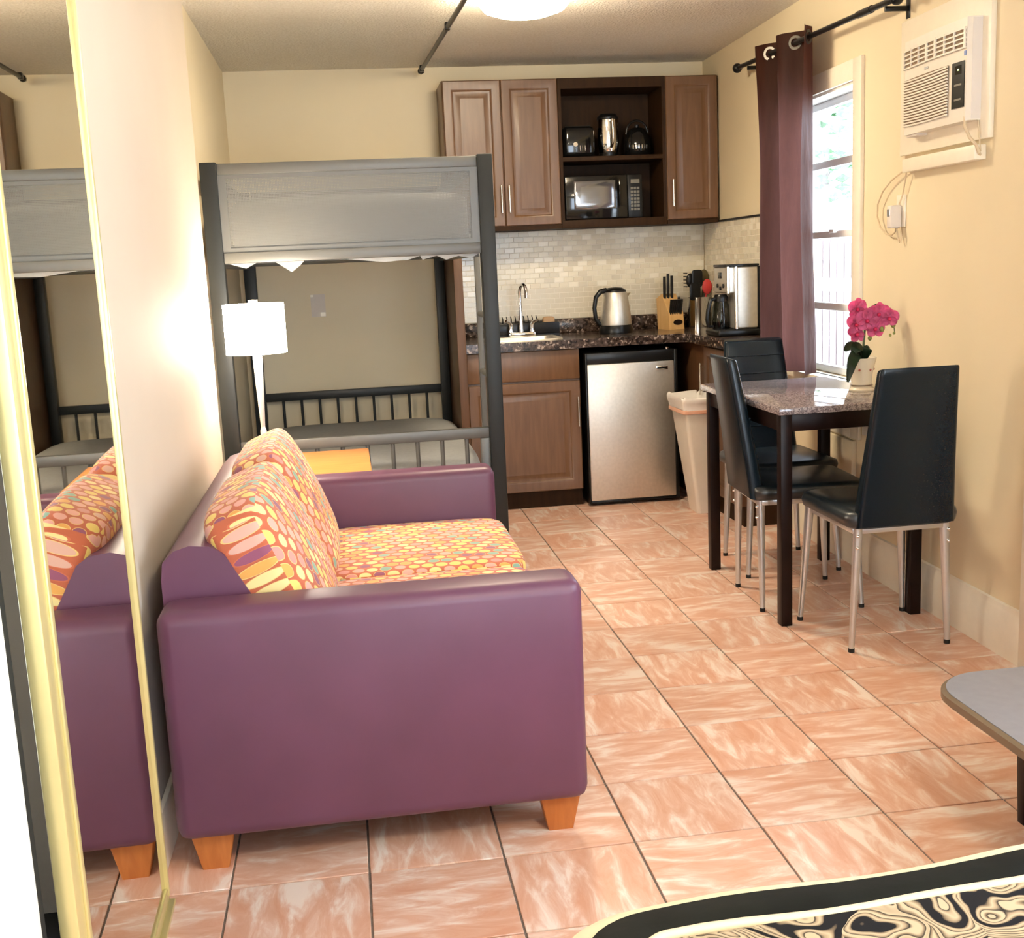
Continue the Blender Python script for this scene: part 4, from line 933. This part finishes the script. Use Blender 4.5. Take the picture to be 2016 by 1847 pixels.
M().tube([(-.022, 1.122, 1.72), (-.022, 1.112, 1.66), (-.022, 1.10, 1.61)], .0025, 6).build('signal_cord', 'cord', ac)
ol = thing('power_outlet', 'white wall outlet below the air conditioner', 'outlet', (0, 1.69, 1.345), frame='wall')
M().box(-.006, 0, 1.655, 1.725, 1.395, 1.512, .003).build('plate', 'trim', ol)
pl = thing('power_plug', 'chunky grey safety plug with looping cord in outlet', 'plug', (-.01, 1.69, 1.395), frame='wall')
M().box(-.050, -.007, 1.674, 1.712, 1.392, 1.475, .006, 3).build('body', 'ac_side', pl)
M().box(-.053, -.049, 1.682, 1.704, 1.435, 1.462, .002).build('button', 'silver', pl)
M().tube([(-.02, y, z) for y, z in ((1.612, 1.600), (1.648, 1.592), (1.738, 1.568), (1.811, 1.532), (1.854, 1.488), (1.857, 1.440), (1.829, 1.399), (1.776, 1.372), (1.728, 1.368), (1.702, 1.378), (1.694, 1.396))], .0032, 8).build('cord', 'cord', pl)
M().tube([(-.02, 1.618, 1.586), (-.016, 1.640, 1.545), (-.014, 1.657, 1.51), (-.02, 1.672, 1.476)], .003, 8).build('cord', 'cord', pl)
M().tube([(-.02, 1.690, 1.394), (-.018, 1.685, 1.362), (-.016, 1.672, 1.340), (-.016, 1.660, 1.340), (-.017, 1.655, 1.362), (-.018, 1.664, 1.394)], .003, 8).build('cord', 'cord', pl)
o2 = thing('power_outlet', 'low white wall outlet behind the dining table', 'outlet', (0, 2.0, .62), frame='wall')
M().box(-.006, 0, 1.945, 2.012, .57, .69, .003).build('plate', 'white', o2)

# ------------------------------------------------------------------ low grey table and bed in front
gt = thing('coffee_table', 'low grey-topped table with rounded corner at right edge', 'table', (1.36, -.45, 0))
GZ = .33
M().loft([rr(1.012, 1.70, -.93, .005, .13, z, 10) for z in (GZ - .002, GZ)]).build('tabletop', 'grey_top', gt)
M().loft([rr(1.004 + e, 1.708 - e, -.938 + e, .013 - e, .13, z, 10) for z, e in ((GZ - .030, .006), (GZ - .024, 0), (GZ - .008, 0), (GZ - .0015, .006))]).build('edge_band', 'edge_brown', gt)
for x in (1.185, 1.55):
    for y in (-.80, -.135): M().loft([rr(x - e, x + .035 + e, y - e, y + .035 + e, .004, z, 2) for z, e in ((0, -.004), (GZ - .03, .004))]).build('leg', 'espresso', gt)
bd = thing('bed', 'bed in the foreground under a patterned comforter', 'bed', (.85, -2.1, 0))
M().box(.0, 1.50, -3.05, -1.20, .10, .30, .01).build('box_spring', 'cream_cloth', bd)
for x in (.03, 1.40):
    for y in (-3.0, -1.27): M().box(x, x + .05, y, y + .05, 0, .10).build('leg', 'black', bd)
M().puff(-.01, 1.50, -3.06, -1.195, .30, .525, 10, .02).build('mattress', 'cream_cloth', bd, 60)
BZ = .555
cf_ = thing('comforter', 'black and cream paisley comforter with black satin border', 'comforter', (.85, -2.1, .525))
def cring(e, z, wob):
    P = rr(-.065 + e, 1.54 - e, -3.12 + e, -1.155 - e, max(.10 - e * .3, .03), z, 8); Q = []
    dense = []
    for i, p in enumerate(P):
        q = P[(i + 1) % len(P)]; L = math.dist(p, q); k = max(1, int(L / .05))
        for s in range(k): t = s / k; dense.append(tuple(p[j] + (q[j] - p[j]) * t for j in range(3)))
    for x, y, z_ in dense:
        wv = wob * (math.sin(x * 11 + 1) * .6 + math.sin(x * 23 + y * 17) * .4)
        Q.append((x, y + wv, z_ + wv * .3))
    return Q
r0 = cring(0, BZ - .03, .007); nn = len(r0)
def same(e, z, wob):
    q = []
    for (x, y, _), (x0, y0, _z) in zip(r0, r0):
        cx, cy_ = min(max(x, -.065 + .11), 1.54 - .11), min(max(y, -3.12 + .11), -1.155 - .11)
        d = Vector((x - cx, y - cy_)); l = d.length or 1; f = max(0, l - e) / l
        wv = wob * math.sin(x * 19 + y * 13)
        q.append((cx + d.x * f, cy_ + d.y * f, z + wv))
    return q
M().loft([same(.01, BZ - .05, .002), same(-.018, BZ - .03, .003), same(-.028, BZ - .018, .004), same(-.012, BZ - .010, .004), same(.012, BZ - .008, .002)], True, True).build('lining', 'cream_cloth', cf_, 60)
M().loft([same(.002, BZ - .012, .003), same(.004, BZ - .003, .003), same(.02, BZ + .001, .003), same(.04, BZ + .003, .004), same(.062, BZ + .001, .002), same(.07, BZ - .02, 0)], False, False).build('satin_border', 'black_cloth', cf_, 60)
M().loft([same(.062, BZ - .012, 0), same(.0625, BZ + .002, 0), same(.066, BZ + .006, 0), same(.072, BZ + .006, 0), same(.0755, BZ + .002, 0), same(.0755, BZ - .012, 0)], False, False).build('piping', 'cream_cloth', cf_, 60)
M().box(-.065 + .071, 1.54 - .071, -3.12 + .071, -1.155 - .071, BZ - .03, BZ + .004, .01, 2).build('paisley_panel', 'paisley', cf_)
for o_ in (bd, cf_):                             # the bed stands a little askew
    Rz = Matrix.Rotation(.055, 4, 'Z'); pv = Vector((0, -1.155, 0))
    o_.location = pv + Rz @ (Vector(o_.location) - pv); o_.rotation_euler.z = .055
pv = Vector((-.737, .02, 0)); Rz = Matrix.Rotation(.016, 4, 'Z')   # the sliding mirror door hangs slightly askew
md.location = pv + Rz @ (Vector(md.location) - pv); md.rotation_euler.z = .016
